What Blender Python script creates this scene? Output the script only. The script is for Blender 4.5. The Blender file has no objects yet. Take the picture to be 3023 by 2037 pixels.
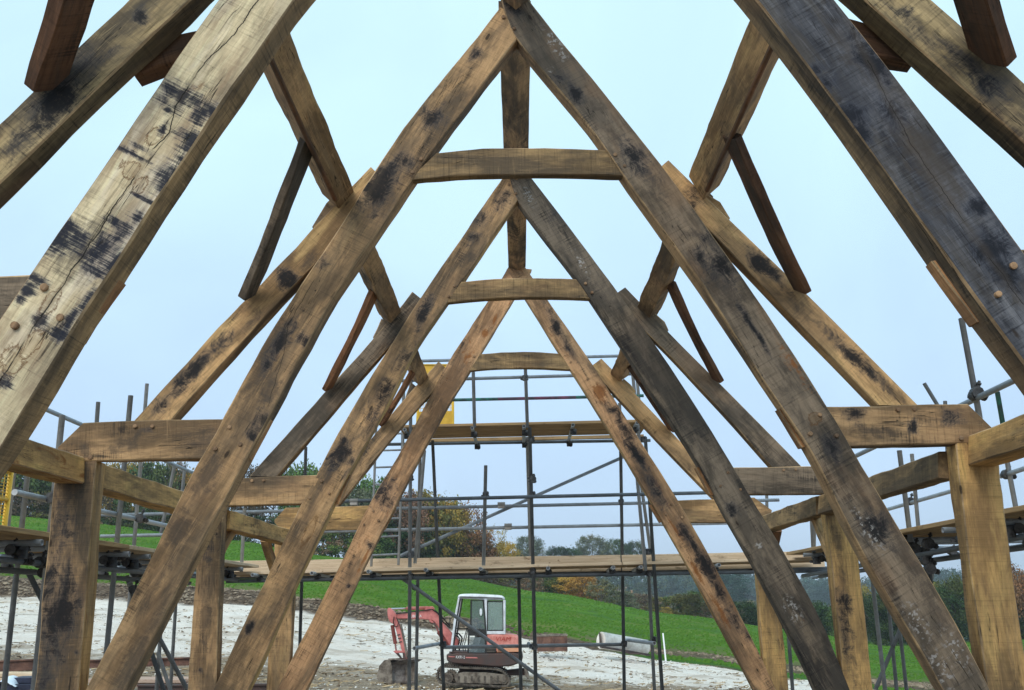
import bpy, math, random
from math import sin, cos, pi, radians
from mathutils import Vector, Matrix, noise
random.seed(7)
SC = bpy.context.scene
COL = SC.collection
V = Vector
# ------------------------------------------------------------------ camera model
F, CX, CY, H = 2850.0, 1511.5, 1018.5, 1.65
PITCH, ROLL, YAW = radians(15.1), radians(-1.1), radians(-0.2)
fw = V((sin(YAW)*cos(PITCH), cos(YAW)*cos(PITCH), sin(PITCH)))
r0 = V((cos(YAW), -sin(YAW), 0)); u0 = r0.cross(fw)
rr = r0*cos(ROLL)+u0*sin(ROLL); uu = u0*cos(ROLL)-r0*sin(ROLL)
EYE = V((0, 0, H))
def P(x, y, D):
    """world point of the wall plane Y = D that the surveyed photo point (x, y) lies on"""
    d = fw*F+rr*(x-CX)-uu*(y-CY)
    return EYE+d*(D/d.y)
def PX(x, y, X):
    d = fw*F+rr*(x-CX)-uu*(y-CY)
    return EYE+d*(X/d.x)
D0, D1, D2, D3 = 3.45, 6.0, 8.7, 11.55

# ------------------------------------------------------------------ objects
WM = {}
def tag(o, label=None, cat=None, group=None, kind=None):
    for k, v in (('label', label), ('category', cat), ('group', group), ('kind', kind)):
        if v: o[k] = v
    return o
def thing(name, label, cat, loc=(0, 0, 0), group=None):
    o = bpy.data.objects.new(name, None); COL.objects.link(o)
    o.empty_display_size = .2; o.location = loc; WM[o] = Matrix.Translation(V(loc))
    return tag(o, label, cat, group)
def link(name, me, mats, parent=None, M=None):
    o = bpy.data.objects.new(name, me); COL.objects.link(o)
    M = M or Matrix.Identity(4)
    if mats and not me.materials:
        for m in (mats if isinstance(mats, (list, tuple)) else [mats]): me.materials.append(m)
    if parent:
        o.parent = parent; o.matrix_parent_inverse = WM[parent].inverted()
    o.matrix_basis = M; WM[o] = M
    return o
class MB:
    def __init__(s): s.v = []; s.f = []; s.sm = []; s.mi = []
    def add(s, vs, fs, smooth=False, mi=0):
        n = len(s.v); s.v += [V(v) for v in vs]; s.f += [[i+n for i in f] for f in fs]
        s.sm += [smooth]*len(fs); s.mi += [mi]*len(fs)
    def box(s, a, b, mi=0, bev=0):
        x0, x1 = sorted((a[0], b[0])); y0, y1 = sorted((a[1], b[1])); z0, z1 = sorted((a[2], b[2]))
        s.prism([(x0, z0), (x1, z0), (x1, z1), (x0, z1)], y0, y1, mi, bev)
    def prism(s, poly, y0, y1, mi=0, bev=0):
        """polygon in XZ pulled along Y, with optional chamfered rims"""
        ar = sum(poly[i][0]*poly[(i+1) % len(poly)][1]-poly[(i+1) % len(poly)][0]*poly[i][1] for i in range(len(poly)))
        if ar < 0: poly = poly[::-1]
        n = len(poly)
        def inset(d):
            o = []
            for i in range(n):
                p, q, r = V(poly[i-1]), V(poly[i]), V(poly[(i+1) % n])
                e1 = (q-p); e2 = (r-q)
                if e1.length < 1e-9 or e2.length < 1e-9: o.append(q); continue
                e1.normalize(); e2.normalize()
                n1 = V((-e1.y, e1.x)); n2 = V((-e2.y, e2.x)); m = n1+n2
                if m.length < 1e-6: m = n1
                m.normalize(); o.append(q+m*d/max(.5, m.dot(n1)))
            return o
        if bev:
            ins = inset(bev)
            rings = [[(p[0], y0, p[1]) for p in ins], [(p[0], y0+bev, p[1]) for p in poly],
                     [(p[0], y1-bev, p[1]) for p in poly], [(p[0], y1, p[1]) for p in ins]]
        else:
            rings = [[(p[0], y0, p[1]) for p in poly], [(p[0], y1, p[1]) for p in poly]]
        vs = [v for r in rings for v in r]; fs = []
        for k in range(len(rings)-1):
            for i in range(n):
                j = (i+1) % n
                fs.append([k*n+i, k*n+j, (k+1)*n+j, (k+1)*n+i])
        fs.append(list(range(n))[::-1] if True else 0); fs[-1] = list(range(n))
        fs.append([(len(rings)-1)*n+i for i in range(n)][::-1])
        s.add(vs, fs, False, mi)
    def tube(s, a, b, r, r2=None, seg=12, mi=0, cap=True, hollow=0):
        a, b = V(a), V(b); r2 = r if r2 is None else r2
        d = (b-a)
        if d.length < 1e-6: return
        d.normalize(); t = V((0, 0, 1)) if abs(d.z) < .9 else V((1, 0, 0))
        x = d.cross(t).normalized(); y = d.cross(x)
        vs = []; fs = []
        for c, q in ((a, r), (b, r2)):
            for i in range(seg):
                an = 2*pi*i/seg; vs.append(c+x*cos(an)*q+y*sin(an)*q)
        for i in range(seg):
            j = (i+1) % seg; fs.append([i, j, seg+j, seg+i])
        s.add(vs, fs, True, mi)
        if hollow:
            vi = []
            for c, q, e in ((a, r*hollow, 1), (b, r2*hollow, -1)):
                for off in (0, .05*e):
                    for i in range(seg):
                        an = 2*pi*i/seg; vi.append(c+d*off+x*cos(an)*q+y*sin(an)*q)
            n0 = len(s.v); n = n0-2*seg
            s.v += vi
            for k, base in ((0, n0), (1, n0+2*seg)):
                for i in range(seg):
                    j = (i+1) % seg
                    s.f.append([n+k*seg+i, n+k*seg+j, base+j, base+i]); s.f.append([base+i, base+j, base+seg+j, base+seg+i])
                    s.sm += [False, True]; s.mi += [mi, mi]
                s.f.append([base+seg+i for i in range(seg)]); s.sm.append(False); s.mi.append(mi)
        elif cap:
            n = len(s.v)-2*seg
            s.f += [list(range(n, n+seg)), list(range(n+seg, n+2*seg))]; s.sm += [False]*2; s.mi += [mi]*2
    def path(s, pts, r, seg=8, mi=0):
        for i in range(len(pts)-1): s.tube(pts[i], pts[i+1], r, r, seg, mi)
    def mesh(s, name, M=None):
        me = bpy.data.meshes.new(name)
        vs = s.v if M is None else [M.inverted() @ v for v in s.v]
        me.from_pydata([tuple(v) for v in vs], [], s.f)
        me.polygons.foreach_set('use_smooth', s.sm); me.polygons.foreach_set('material_index', s.mi)
        me.validate(); me.update()
        return me
    def build(s, name, mats, parent=None, M=None):
        if M is None and parent is not None:
            M = WM[parent]
        if M is None and s.v:
            c = V((sum(v.x for v in s.v)/len(s.v), sum(v.y for v in s.v)/len(s.v), min(v.z for v in s.v)))
            M = Matrix.Translation(c)
        return link(name, s.mesh(name, M), mats, parent, M)
def fixn(o):
    import bmesh
    bm = bmesh.new(); bm.from_mesh(o.data); bmesh.ops.recalc_face_normals(bm, faces=bm.faces); bm.to_mesh(o.data); bm.free()

# ------------------------------------------------------------------ node helper
class NT:
    def __init__(s, name):
        s.m = bpy.data.materials.new(name); s.m.use_nodes = True; s.t = s.m.node_tree; s.t.nodes.clear()
        s.out = s.t.nodes.new('ShaderNodeOutputMaterial'); s.b = s.t.nodes.new('ShaderNodeBsdfPrincipled')
        s.t.links.new(s.b.outputs[0], s.out.inputs[0])
    def n(s, ty, ins=None, **kw):
        nd = s.t.nodes.new('ShaderNode'+ty)
        for k, v in kw.items(): setattr(nd, k, v)
        for k, v in (ins or {}).items(): s.set(nd.inputs[k], v)
        return nd
    def set(s, sock, v):
        if hasattr(v, 'is_linked') or isinstance(v, bpy.types.NodeSocket): s.t.links.new(v, sock)
        else: sock.default_value = v
    def math(s, op, a, b=0, c=0, clamp=False):
        nd = s.n('Math', operation=op, use_clamp=clamp); s.set(nd.inputs[0], a); s.set(nd.inputs[1], b)
        if len(nd.inputs) > 2: s.set(nd.inputs[2], c)
        return nd.outputs[0]
    def mix(s, f, a, b, mode='MIX'):
        nd = s.n('Mix', data_type='RGBA', blend_type=mode); s.set(nd.inputs[0], f); s.set(nd.inputs[6], a); s.set(nd.inputs[7], b)
        return nd.outputs[2]
    def ss(s, x, a, b):
        nd = s.n('MapRange', interpolation_type='SMOOTHSTEP'); s.set(nd.inputs[0], x); s.set(nd.inputs[1], a); s.set(nd.inputs[2], b)
        return nd.outputs[0]
    def noise(s, co, scale=(1, 1, 1), det=4, rough=.6, dist=0, sc=1):
        mp = s.n('Mapping'); s.set(mp.inputs[0], co); mp.inputs[3].default_value = scale
        nd = s.n('TexNoise'); s.set(nd.inputs['Vector'], mp.outputs[0]); nd.inputs['Scale'].default_value = sc
        nd.inputs['Detail'].default_value = det; nd.inputs['Roughness'].default_value = rough; nd.inputs['Distortion'].default_value = dist
        return nd.outputs[0]
    def bump(s, h, st, dist=.01):
        nd = s.n('Bump'); s.set(nd.inputs['Height'], h); nd.inputs['Strength'].default_value = st; nd.inputs['Distance'].default_value = dist
        s.t.links.new(nd.outputs[0], s.b.inputs['Normal'])
def c4(c): return (c[0], c[1], c[2], 1)

OAKP = {}
def oak(name, c1, c2, stain=.5, rust=.2, saw=.5, dark=(.012, .012, .014), marks=(), crack=None, light=0, ksaw=0):
    if name not in OAKP: OAKP[name] = dict(c1=c1, c2=c2, stain=stain, rust=rust, saw=saw, dark=dark, light=light)
    s = NT(name)
    oi = s.n('ObjectInfo'); tc = s.n('TexCoord').outputs['Object']
    sh = s.n('CombineXYZ'); sd = s.math('MULTIPLY', oi.outputs['Random'], 57.0)
    s.set(sh.inputs[0], sd); s.set(sh.inputs[1], s.math('MULTIPLY', oi.outputs['Random'], 13.0))
    va = s.n('VectorMath', operation='ADD'); s.set(va.inputs[0], tc); s.set(va.inputs[1], sh.outputs[0]); co = va.outputs[0]
    low = s.noise(co, (1.1, 4, 4), 5, .62)
    grain = s.noise(co, (3.2, 42, 42), 6, .72, 1.1)
    sawn = s.noise(co, (95, 2.5, 2.5), 3, .7, .15)
    saw2 = s.noise(co, (15, 2.6, 2.6), 5, .78, .25)
    fine = s.noise(co, (60, 60, 60), 4, .7)
    wm_ = (1, 1, 1) if 'slate' in name or 'dark' in name else (1.12, 1.0, .87)
    c1 = [min(.8, v*1.72*k_) for v, k_ in zip(c1, wm_)]; c2 = [v*.92*k_ for v, k_ in zip(c2, wm_)]
    col = s.mix(s.ss(low, .40, .60), c4(c1), c4(c2))
    hi = s.noise(co, (1.7, 7, 7), 4, .6, .6)
    col = s.mix(s.math('MULTIPLY', s.ss(hi, .52, .68), .55), col, c4([min(.72, c1[0]*1.28), min(.62, c1[1]*1.25), min(.52, c1[2]*1.18)]))
    # grain, saw marks
    col = s.mix(s.math('MULTIPLY', s.ss(grain, .48, .72), .75), col, c4([v*.38 for v in c1]))
    col = s.mix(s.math('MULTIPLY', s.ss(grain, .5, .25), .45), col, c4([min(1, v*1.5) for v in c1]))
    col = s.mix(s.math('MULTIPLY', s.ss(sawn, .50, .70), .5*saw+.1), col, c4([v*.35 for v in c2]))
    col = s.mix(s.math('MULTIPLY', s.math('MULTIPLY', s.ss(saw2, .53, .68), s.ss(hi, .36, .6)), .5*saw), col, c4([v*.42 for v in c2]))
    col = s.mix(s.math('MULTIPLY', s.ss(saw2, .45, .33), .4*saw), col, c4([min(1, v*1.35) for v in c1]))
    # pale band down the middle or edge (fresh sapwood)
    if light:
        l = s.noise(co, (.5, 7, 7), 3, .6)
        col = s.mix(s.math('MULTIPLY', s.ss(l, .52, .7), light), col, (.42, .31, .18, 1))
    # black mould / iron stain, broken up by the saw marks
    st = s.noise(co, (1.5, 6, 6), 7, .68, .5)
    st = s.math('ADD', st, s.math('MULTIPLY', s.math('SUBTRACT', sawn, .5), .32))
    st = s.math('ADD', st, s.math('MULTIPLY', s.math('SUBTRACT', grain, .5), .18))
    th = .625-.15*stain
    m = s.math('MULTIPLY', s.ss(st, th, th+.15), .84)
    col = s.mix(m, col, c4(dark))
    # broad grey weathering
    g = s.noise(co, (.8, 3, 3), 6, .7, .8)
    g2 = s.noise(co, (3.2, 8, 8), 7, .75, .7)
    sa = min(1, stain+.38)
    col = s.mix(s.math('MULTIPLY', s.ss(g, .45, .60), .72*sa), col, (.068, .058, .047, 1))
    col = s.mix(s.math('MULTIPLY', s.ss(g2, .52, .66), .6*sa), col, (.05, .041, .033, 1))
    ora = s.noise(co, (1.3, 3, 3), 4, .6)
    col = s.mix(s.math('MULTIPLY', s.ss(ora, .52, .66), .22 if 'slate' not in name and 'dark' not in name else 0), col, (.34, .19, .095, 1))
    # tannin
    ru = s.noise(co, (2.4, 9, 9), 6, .7, 1.0)
    rt = .69-.17*rust
    col = s.mix(s.math('MULTIPLY', s.ss(ru, rt, rt+.1), .75), col, (.20, .065, .015, 1))
    if marks or crack:
        sp = s.n('SeparateXYZ'); s.set(sp.inputs[0], tc)
        w = s.noise(tc, (8, 13, 13), 8, .8, .9); w2 = s.noise(tc, (100, 3, 3), 4, .8); w3 = s.noise(tc, (2.5, 2.5, 2.5), 3)
        kk = (3.4, 3.0, 1.2) if 'pale_marked' in name else (4.6, 1.1, 3.2)
        wob_ = s.math('ADD', s.math('MULTIPLY', s.math('SUBTRACT', w, .5), kk[0]), s.math('ADD', s.math('MULTIPLY', s.math('SUBTRACT', w2, .5), kk[1]), s.math('MULTIPLY', s.math('SUBTRACT', w3, .5), kk[2])))
        acc = {}
        for (mx, mz, rx, rz, kind) in marks:
            ma = s.n('VectorMath', operation='MULTIPLY_ADD'); s.set(ma.inputs[0], tc); ma.inputs[1].default_value = (1/rx, 0, 1/rz); ma.inputs[2].default_value = (-mx/rx, 0, -mz/rz)
            le = s.n('VectorMath', operation='LENGTH'); s.set(le.inputs[0], ma.outputs[0])
            acc[kind] = le.outputs['Value'] if kind not in acc else s.math('MINIMUM', acc[kind], le.outputs['Value'])
        if 1 in acc:
            e = s.math('ABSOLUTE', s.math('SUBTRACT', s.math('ADD', acc[1], s.math('MULTIPLY', s.math('SUBTRACT', w, .5), 3.0)), .8))
            col = s.mix(s.math('MULTIPLY', s.ss(e, .17, .02), .8), col, (.12, .055, .018, 1))
            col = s.mix(s.math('MULTIPLY', s.ss(s.math('ADD', acc[1], wob_), 1.0, .4), .3), col, (.24, .14, .06, 1))
        if 3 in acc: col = s.mix(s.math('MULTIPLY', s.ss(s.math('ADD', acc[3], wob_), 1.1, .4), .8), col, (.24, .085, .02, 1))
        if 4 in acc: col = s.mix(s.math('MULTIPLY', s.ss(s.math('ADD', acc[4], wob_), 1.3, .1), .65), col, (.055, .045, .038, 1))
        _e = (1.3, .3) if 'pale_marked' in name else (1.15, .05)
        if 0 in acc: col = s.mix(s.math('MULTIPLY', s.ss(s.math('ADD', acc[0], wob_), 1.7, .6), .5), col, c4([v*3.6+.012 for v in dark])); col = s.mix(s.math('MULTIPLY', s.ss(s.math('ADD', acc[0], s.math('MULTIPLY', wob_, 1.25)), _e[0], _e[1]), .94), col, c4(dark))
        if 2 in acc:
            fl = s.noise(tc, (38, 38, 38), 3, .6)
            col = s.mix(s.math('MULTIPLY', s.math('MULTIPLY', s.ss(acc[2], 1.3, .3), s.ss(fl, .52, .62)), .75), col, (.42, .40, .38, 1))
        if crack:
            x0_, x1_, pts_, wd = crack      # polyline in (x, z), resolved by a float curve
            z0_ = min(p_[1] for p_ in pts_)-.02; z1_ = max(p_[1] for p_ in pts_)+.02
            fc = s.n('FloatCurve'); s.set(fc.inputs['Value'], s.math('DIVIDE', s.math('SUBTRACT', sp.outputs[0], x0_), x1_-x0_))
            cv = fc.mapping.curves[0]
            pp_ = [((p_[0]-x0_)/(x1_-x0_), (p_[1]-z0_)/(z1_-z0_)) for p_ in pts_]
            cv.points[0].location = pp_[0]; cv.points[1].location = pp_[-1]
            for q_ in pp_[1:-1]: cv.points.new(*q_)
            for q_ in cv.points: q_.handle_type = 'VECTOR'
            fc.mapping.update()
            zz = s.math('ADD', s.math('MULTIPLY', fc.outputs[0], z1_-z0_), z0_)
            zz = s.math('ADD', zz, s.math('MULTIPLY', s.math('SUBTRACT', s.noise(tc, (9, 0, 0), 6, .7), .5), .035))
            e = s.math('ABSOLUTE', s.math('SUBTRACT', sp.outputs[2], zz))
            wn = s.math('MULTIPLY', s.noise(tc, (6, 1, 1), 4), wd*2)
            inx = s.math('MULTIPLY', s.math('GREATER_THAN', sp.outputs[0], x0_), s.math('LESS_THAN', sp.outputs[0], x1_))
            col = s.mix(s.math('MULTIPLY', s.ss(e, .03, .0), .25), col, (.10, .075, .05, 1))
            inx = s.math('MULTIPLY', inx, s.ss(s.noise(tc, (3.5, 3, 3), 3, .6), .36, .44))
            col = s.mix(s.math('MULTIPLY', inx, s.ss(e, wn, s.math('MULTIPLY', wn, .35))), col, (.008, .007, .006, 1))
    # knots: a dark heart with a paler swirl
    kmp = s.n('Mapping'); s.set(kmp.inputs[0], co); kmp.inputs[3].default_value = (2.6, 6.5, 6.5)
    kv = s.n('TexVoronoi'); s.set(kv.inputs['Vector'], kmp.outputs[0]); kv.inputs['Scale'].default_value = 1
    ks = s.n('SeparateXYZ'); s.set(ks.inputs[0], kv.outputs['Color'])
    kg = s.math('GREATER_THAN', ks.outputs[0], .66)
    kd = s.math('ADD', kv.outputs['Distance'], s.math('MULTIPLY', s.math('SUBTRACT', fine, .5), .06))
    col = s.mix(s.math('MULTIPLY', kg, s.math('MULTIPLY', s.ss(kd, .24, .12), .35)), col, c4([v*.6 for v in c2]))
    col = s.mix(s.math('MULTIPLY', kg, s.math('MULTIPLY', s.ss(kd, .095, .05), .85)), col, (.028, .019, .013, 1))
    # small drying checks along the grain
    ck = s.noise(co, (1.6, 42, 42), 2, .5, .35); ck2 = s.noise(co, (1.9, 5, 5), 3)
    ckm = s.math('MULTIPLY', s.ss(s.math('ABSOLUTE', s.math('SUBTRACT', ck, .5)), .012, .004), s.ss(ck2, .52, .6))
    col = s.mix(s.math('MULTIPLY', ckm, .85), col, (.012, .01, .008, 1))
    col = s.mix(s.math('MULTIPLY', s.ss(fine, .55, .75), .25), col, c4([v*.4 for v in c1]))
    s.set(s.b.inputs['Base Color'], col); s.b.inputs['Roughness'].default_value = .85
    s.b.inputs['Specular IOR Level'].default_value = .25
    h = s.math('ADD', s.math('MULTIPLY', sawn, .6), s.math('ADD', s.math('MULTIPLY', grain, .5), s.math('MULTIPLY', fine, .35)))
    h = s.math('SUBTRACT', h, s.math('MULTIPLY', ckm, .8))
    s.bump(h, .55, .006)
    return s.m
OAK = dict(
    warm=oak('oak_warm', (.33, .225, .118), (.215, .145, .078), .25, .25, .35, light=.3),
    brown=oak('oak_brown', (.255, .178, .102), (.145, .106, .068), .32, .15, .4, light=.25),
    mould=oak('oak_mould', (.24, .17, .10), (.11, .085, .06), .62, .12, .45),
    grey=oak('oak_grey', (.132, .112, .090), (.070, .062, .053), .5, .1, .5),
    dark=oak('oak_dark', (.125, .097, .07), (.036, .031, .027), .6, .12, .5),
    pink=oak('oak_pink', (.30, .195, .115), (.20, .13, .08), .3, .55, .4, light=.3),
    yell=oak('oak_yellow', (.33, .225, .10), (.25, .17, .085), .12, .35, .35, light=.35),
    rustb=oak('oak_rusty', (.36, .24, .10), (.28, .17, .07), .15, .95, .4, light=.3),
    block=oak('oak_block', (.30, .175, .09), (.23, .13, .065), .15, .1, .3),
    red=oak('oak_red_brown', (.085, .048, .03), (.05, .03, .021), .3, .1, .3),
    orange=oak('oak_orange_brown', (.15, .08, .044), (.085, .046, .028), .35, .1, .3),
    collar=oak('oak_collar', (.21, .155, .085), (.14, .107, .068), .3, .05, .8, light=.15),
)

# ------------------------------------------------------------------ timbers
def smooth(seq, it=2):
    for _ in range(it):
        seq = [seq[0]]+[seq[i]*.5+(seq[i-1]+seq[i+1])*.25 for i in range(1, len(seq)-1)]+[seq[-1]]
    return seq
SIDE = dict(t0l='side_tan', t0r='side_brown', t0o='side_olive', mould='yell', brown='brown', grey='brown')
def timber(name, stations, mat, parent, wob=.006, ch=.007, step=.09, rnd=3, label=None, cat=None, group=None):
    """stations: 4 corner points each (front-left, front-right, back-right, back-left)"""
    st = [[V(c) for c in s4] for s4 in stations]
    cen = [sum(s4, V())/4 for s4 in st]
    out = []
    for i in range(len(st)-1):
        n = max(1, int((cen[i+1]-cen[i]).length/step))
        for k in range(n):
            t = k/n; out.append([st[i][c].lerp(st[i+1][c], t) for c in range(4)])
    out.append(st[-1])
    if rnd and len(out) > 4:
        cols = [smooth([o[c] for o in out], rnd) for c in range(4)]
        out = [[cols[c][i] for c in range(4)] for i in range(len(out))]
    a, b = sum(out[0], V())/4, sum(out[-1], V())/4
    X = (b-a).normalized(); Yr = V((0, 1, 0)) if abs(X.y) < .8 else V((1, 0, 0))
    Z = X.cross(Yr).normalized(); Y = Z.cross(X)
    M = Matrix((X, Y, Z)).transposed().to_4x4(); M.translation = a
    sd = random.random()*100
    verts = []; faces = []
    for i, o in enumerate(out):
        ring = []
        for c in range(4):
            p = o[c]; q1 = (o[c-1]-p); q2 = (o[(c+1) % 4]-p)
            n1 = noise.noise(V((sd+c*9.1, p.x*2.3+p.z*2.3, p.y*2.3)))*wob*1.6
            n2 = noise.noise(V((sd+c*5.7+40, p.x*2.3+p.z*2.3, p.y*2.3)))*wob*1.6
            n3 = noise.noise(V((sd+c*3.7+80, p.x*14+p.z*14, p.y*14)))*wob*.5
            l1, l2 = q1.length, q2.length
            if l1 < 1e-5 or l2 < 1e-5: ring += [p, p.copy()]; continue
            q1 /= l1; q2 /= l2
            pp = p-q1*(n1+n3)-q2*(n2+n3)
            cc = ch*(1+.9*noise.noise(V((sd+c*2.2+20, p.x*5+p.z*5, p.y*5))))
            ring += [pp+q1*min(cc, l1*.3), pp+q2*min(cc, l2*.3)]
        verts += ring
    # faces, with the flat sides split once down the middle for relief
    n = 8
    for i in range(len(out)-1):
        for k in range(n):
            faces.append([i*n+k, i*n+(k+1) % n, (i+1)*n+(k+1) % n, (i+1)*n+k])
    faces.append(list(range(n))[::-1]); faces.append([(len(out)-1)*n+k for k in range(n)])
    me = bpy.data.meshes.new(name); Mi = M.inverted()
    me.from_pydata([tuple(Mi @ v) for v in verts], [], faces); me.update()
    ms = OAK[mat] if isinstance(mat, str) else mat
    sd_ = OAK[SIDE[mat]] if mat in SIDE and name in ('principal_rafter', 'outer_rafter', 'wall_post') else ms
    eg = OAK['edge'] if isinstance(mat, str) and mat not in ('board', 'boardd', 'red', 'dark', 'orange') else ms
    for i in range(len(out)-1):
        for k in range(n):
            me.polygons[i*n+k].material_index = 2 if k % 2 == 0 else (1 if k in (3, 7) else 0)
    o = link(name, me, [ms, sd_, eg], parent, M)
    fixn(o)
    if label: o['label'] = label
    if cat: tag(o, None, cat, group)
    return o
def rib(name, pts, D, t, mat, parent, zend=None, **kw):
    """pts: list of (L, R) pixel pairs of the front face on the plane Y = D, t thickness"""
    st = []
    for L, R in pts:
        a, b = P(*L, D), P(*R, D); k = V((0, t, 0))
        st.append([a, b, b+k, a+k])
    if zend is not None:
        p, q = st[-2], st[-1]
        cq = sum(q, V())/4; cp = sum(p, V())/4; dz = cp.z-cq.z
        e = (cq.z-zend)/dz; dv = (cq-cp)*e
        st.append([v+dv for v in q])
    return timber(name, st, mat, parent, **kw)
def zipint(L, R, n):
    """pair two edge polylines by relative length"""
    def at(pl, t):
        ls = [0]
        for i in range(1, len(pl)): ls.append(ls[-1]+math.hypot(pl[i][0]-pl[i-1][0], pl[i][1]-pl[i-1][1]))
        d = t*ls[-1]
        for i in range(1, len(pl)):
            if d <= ls[i]+1e-6:
                k = (d-ls[i-1])/max(1e-6, ls[i]-ls[i-1]); return (pl[i-1][0]+(pl[i][0]-pl[i-1][0])*k, pl[i-1][1]+(pl[i][1]-pl[i-1][1])*k)
        return pl[-1]
    return [(at(L, i/(n-1)), at(R, i/(n-1))) for i in range(n)]
MPEG = oak('oak_peg', (.22, .155, .10), (.16, .11, .075), .1, .1, .1)
def pegs(parent, pts, D, r=.013):
    for (x, y) in pts:
        a = P(x, y, D); rr_ = r*random.uniform(.9, 1.15); l = random.uniform(.008, .020)
        b = MB(); c = a+V((random.uniform(-.003, .003), -l, random.uniform(-.003, .003)))
        b.tube(a+V((0, .03, 0)), c+V((0, .004, 0)), rr_*1.02, rr_, 9, cap=False); b.tube(c+V((0, .004, 0)), c, rr_, rr_*.72, 9)
        o = b.build('peg', MPEG, parent)
def long_timber(name, sec, Da, Db, mat, parent, D, **kw):
    """beam running along Y; sec = 4 pixel corners surveyed on plane Y = D"""
    c = [P(*p, D) for p in sec]
    s = lambda y: [V((p.x, y, p.z)) for p in c]
    return timber(name, [s(Da), s(Db)], mat, parent, **kw)
def beam(name, A, B, w, h, up, mat, parent, bow=0, **kw):
    """member between two points; w across in the plane spanned by up, h along up"""
    A, B, up = V(A), V(B), V(up); X = (B-A).normalized(); side = X.cross(up).normalized(); up2 = side.cross(X)
    n = 5; st = []
    for i in range(n):
        t = i/(n-1); c = A.lerp(B, t)+side*bow*sin(pi*t)
        st.append([c-side*w/2-up2*h/2, c+side*w/2-up2*h/2, c+side*w/2+up2*h/2, c-side*w/2+up2*h/2])
    return timber(name, st, mat, parent, **kw)

OAK['edge'] = oak('oak_arris', (.30, .23, .145), (.17, .13, .085), .3, .1, .2)
OAK['side_tan'] = oak('oak_hewn_tan', (.235, .168, .092), (.13, .10, .062), .2, .2, .95)
OAK['side_brown'] = oak('oak_hewn_brown', (.155, .118, .075), (.075, .06, .044), .5, .1, .6)
OAK['side_olive'] = oak('oak_hewn_olive', (.12, .10, .062), (.06, .05, .036), .4, .1, .5)
OAK['t0l'] = oak('oak_pale_marked', (.46, .385, .28), (.37, .30, .215), .06, .15, .3, dark=(.012, .015, .026))
OAK['t0r'] = oak('oak_slate_grey', (.088, .090, .100), (.046, .048, .058), .5, .02, .85, dark=(.010, .012, .018))
OAK['t0o'] = oak('oak_olive', (.235, .195, .115), (.10, .088, .066), .62, .03, .55)

PREF = dict(t0l='oak_pale_marked', t0r='oak_slate_grey', t0o='oak_olive', warm='oak_warm', brown='oak_brown', mould='oak_mould', grey='oak_grey', dark='oak_dark', pink='oak_pink', yell='oak_yellow')
def stained(o, key, D, marks, crack=None, wd=.003):
    """surveyed stains, tide marks and shakes that belong to this one timber, in its own coordinates"""
    Mi = WM[o].inverted(); ml = []
    for (x, y, rx, rz, k) in marks:
        q = Mi @ P(x, y, D); ml.append((q.x, q.z, rx*(1.02 if key == 't0l' else 1.45), rz*(1.05 if key == 't0l' else 1.2), k))
    ck = None
    if crack:
        pts = sorted([(q.x, q.z) for q in (Mi @ P(x, y, D) for x, y in crack)]); ck = (pts[0][0], pts[-1][0], pts, wd)
    prm = dict(OAKP[PREF[key]]); m = oak(PREF[key]+'_'+o.name, marks=ml, crack=ck, **prm)
    o.data.materials[0] = m
# ================================================================== TRUSSES
def T(label, D):
    return thing('roof_truss', label, 'roof truss', (0.08, D, 0), 'oak trusses standing one behind the other')
t1 = T('second oak truss from the camera, its apex just touching the top edge', D1)
t2 = T('third oak truss, its apex showing just under the collar of the larger truss in front', D2)
t3 = T('farthest and smallest oak truss, paler with rust streaks, in front of the end scaffold', D3)
t0 = T('nearest oak truss, only its huge mottled pale left and slate grey right rafters in frame', D0)

# ---- truss 1
L = [(1477, 21), (1460, 41), (1217, 343), (1100, 510), (993, 689), (850, 892), (655, 1235), (585, 1361), (451, 1635), (260, 2025)]
R = [(1560, 72), (1525, 117), (1319, 384), (1223, 525), (1115, 682), (960, 915), (780, 1257), (722, 1361), (577, 1639), (373, 2037)]
pl = rib('principal_rafter', zipint(L, R, 22), D1+.004, .14, 'brown', t1, zend=.62)
pegs(pl, [(1244, 471), (1218, 507), (679, 1261), (710, 1312), (636, 1326)], D1+.004)
stained(pl, 'brown', D1, [(1277, 347, .05, .05, 0), (1403, 160, .04, .03, 0), (1195, 473, .05, .05, 0), (1117, 555, .12, .08, 0), (1150, 500, .05, .09, 4), (1030, 629, .12, .09, 4), (954, 767, .05, .05, 0), (837, 984, .16, .07, 4), (898, 1008, .025, .05, 0), (802, 1049, .16, .06, 4), (830, 1010, .1, .03, 0), (794, 1170, .08, .05, 4), (776, 1244, .09, .05, 0), (750, 1285, .03, .05, 0), (533, 1552, .13, .09, 4), (600, 1420, .12, .05, 4), (480, 1700, .2, .03, 4), (400, 1934, .3, .04, 4), (340, 1790, .012, .012, 0)], [(950, 790), (900, 870), (850, 960), (838, 1040), (790, 1200)], .0022)
L = [(1481, 0), (1460, 41), (1525, 117), (1620, 234), (1755, 390), (1835, 516), (2023, 767), (2131, 927), (2196, 1031), (2283, 1166), (2361, 1274), (2413, 1357), (2513, 1569), (2639, 1791), (2786, 2037)]
R = [(1540, -30), (1564, 9), (1650, 108), (1954, 490), (2095, 680), (2203, 832), (2318, 1001), (2444, 1198), (2539, 1361), (2669, 1583), (2843, 1869), (2925, 2037)]
pr = rib('principal_rafter', zipint(L, R, 24), D1, .145, 'grey', t1, zend=.62, label='greyer right principal rafter')
pegs(pr, [(1487, 50), (1519, 86), (1816, 456), (1843, 490), (2420, 1224), (2392, 1281), (2468, 1286)], D1)
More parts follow.
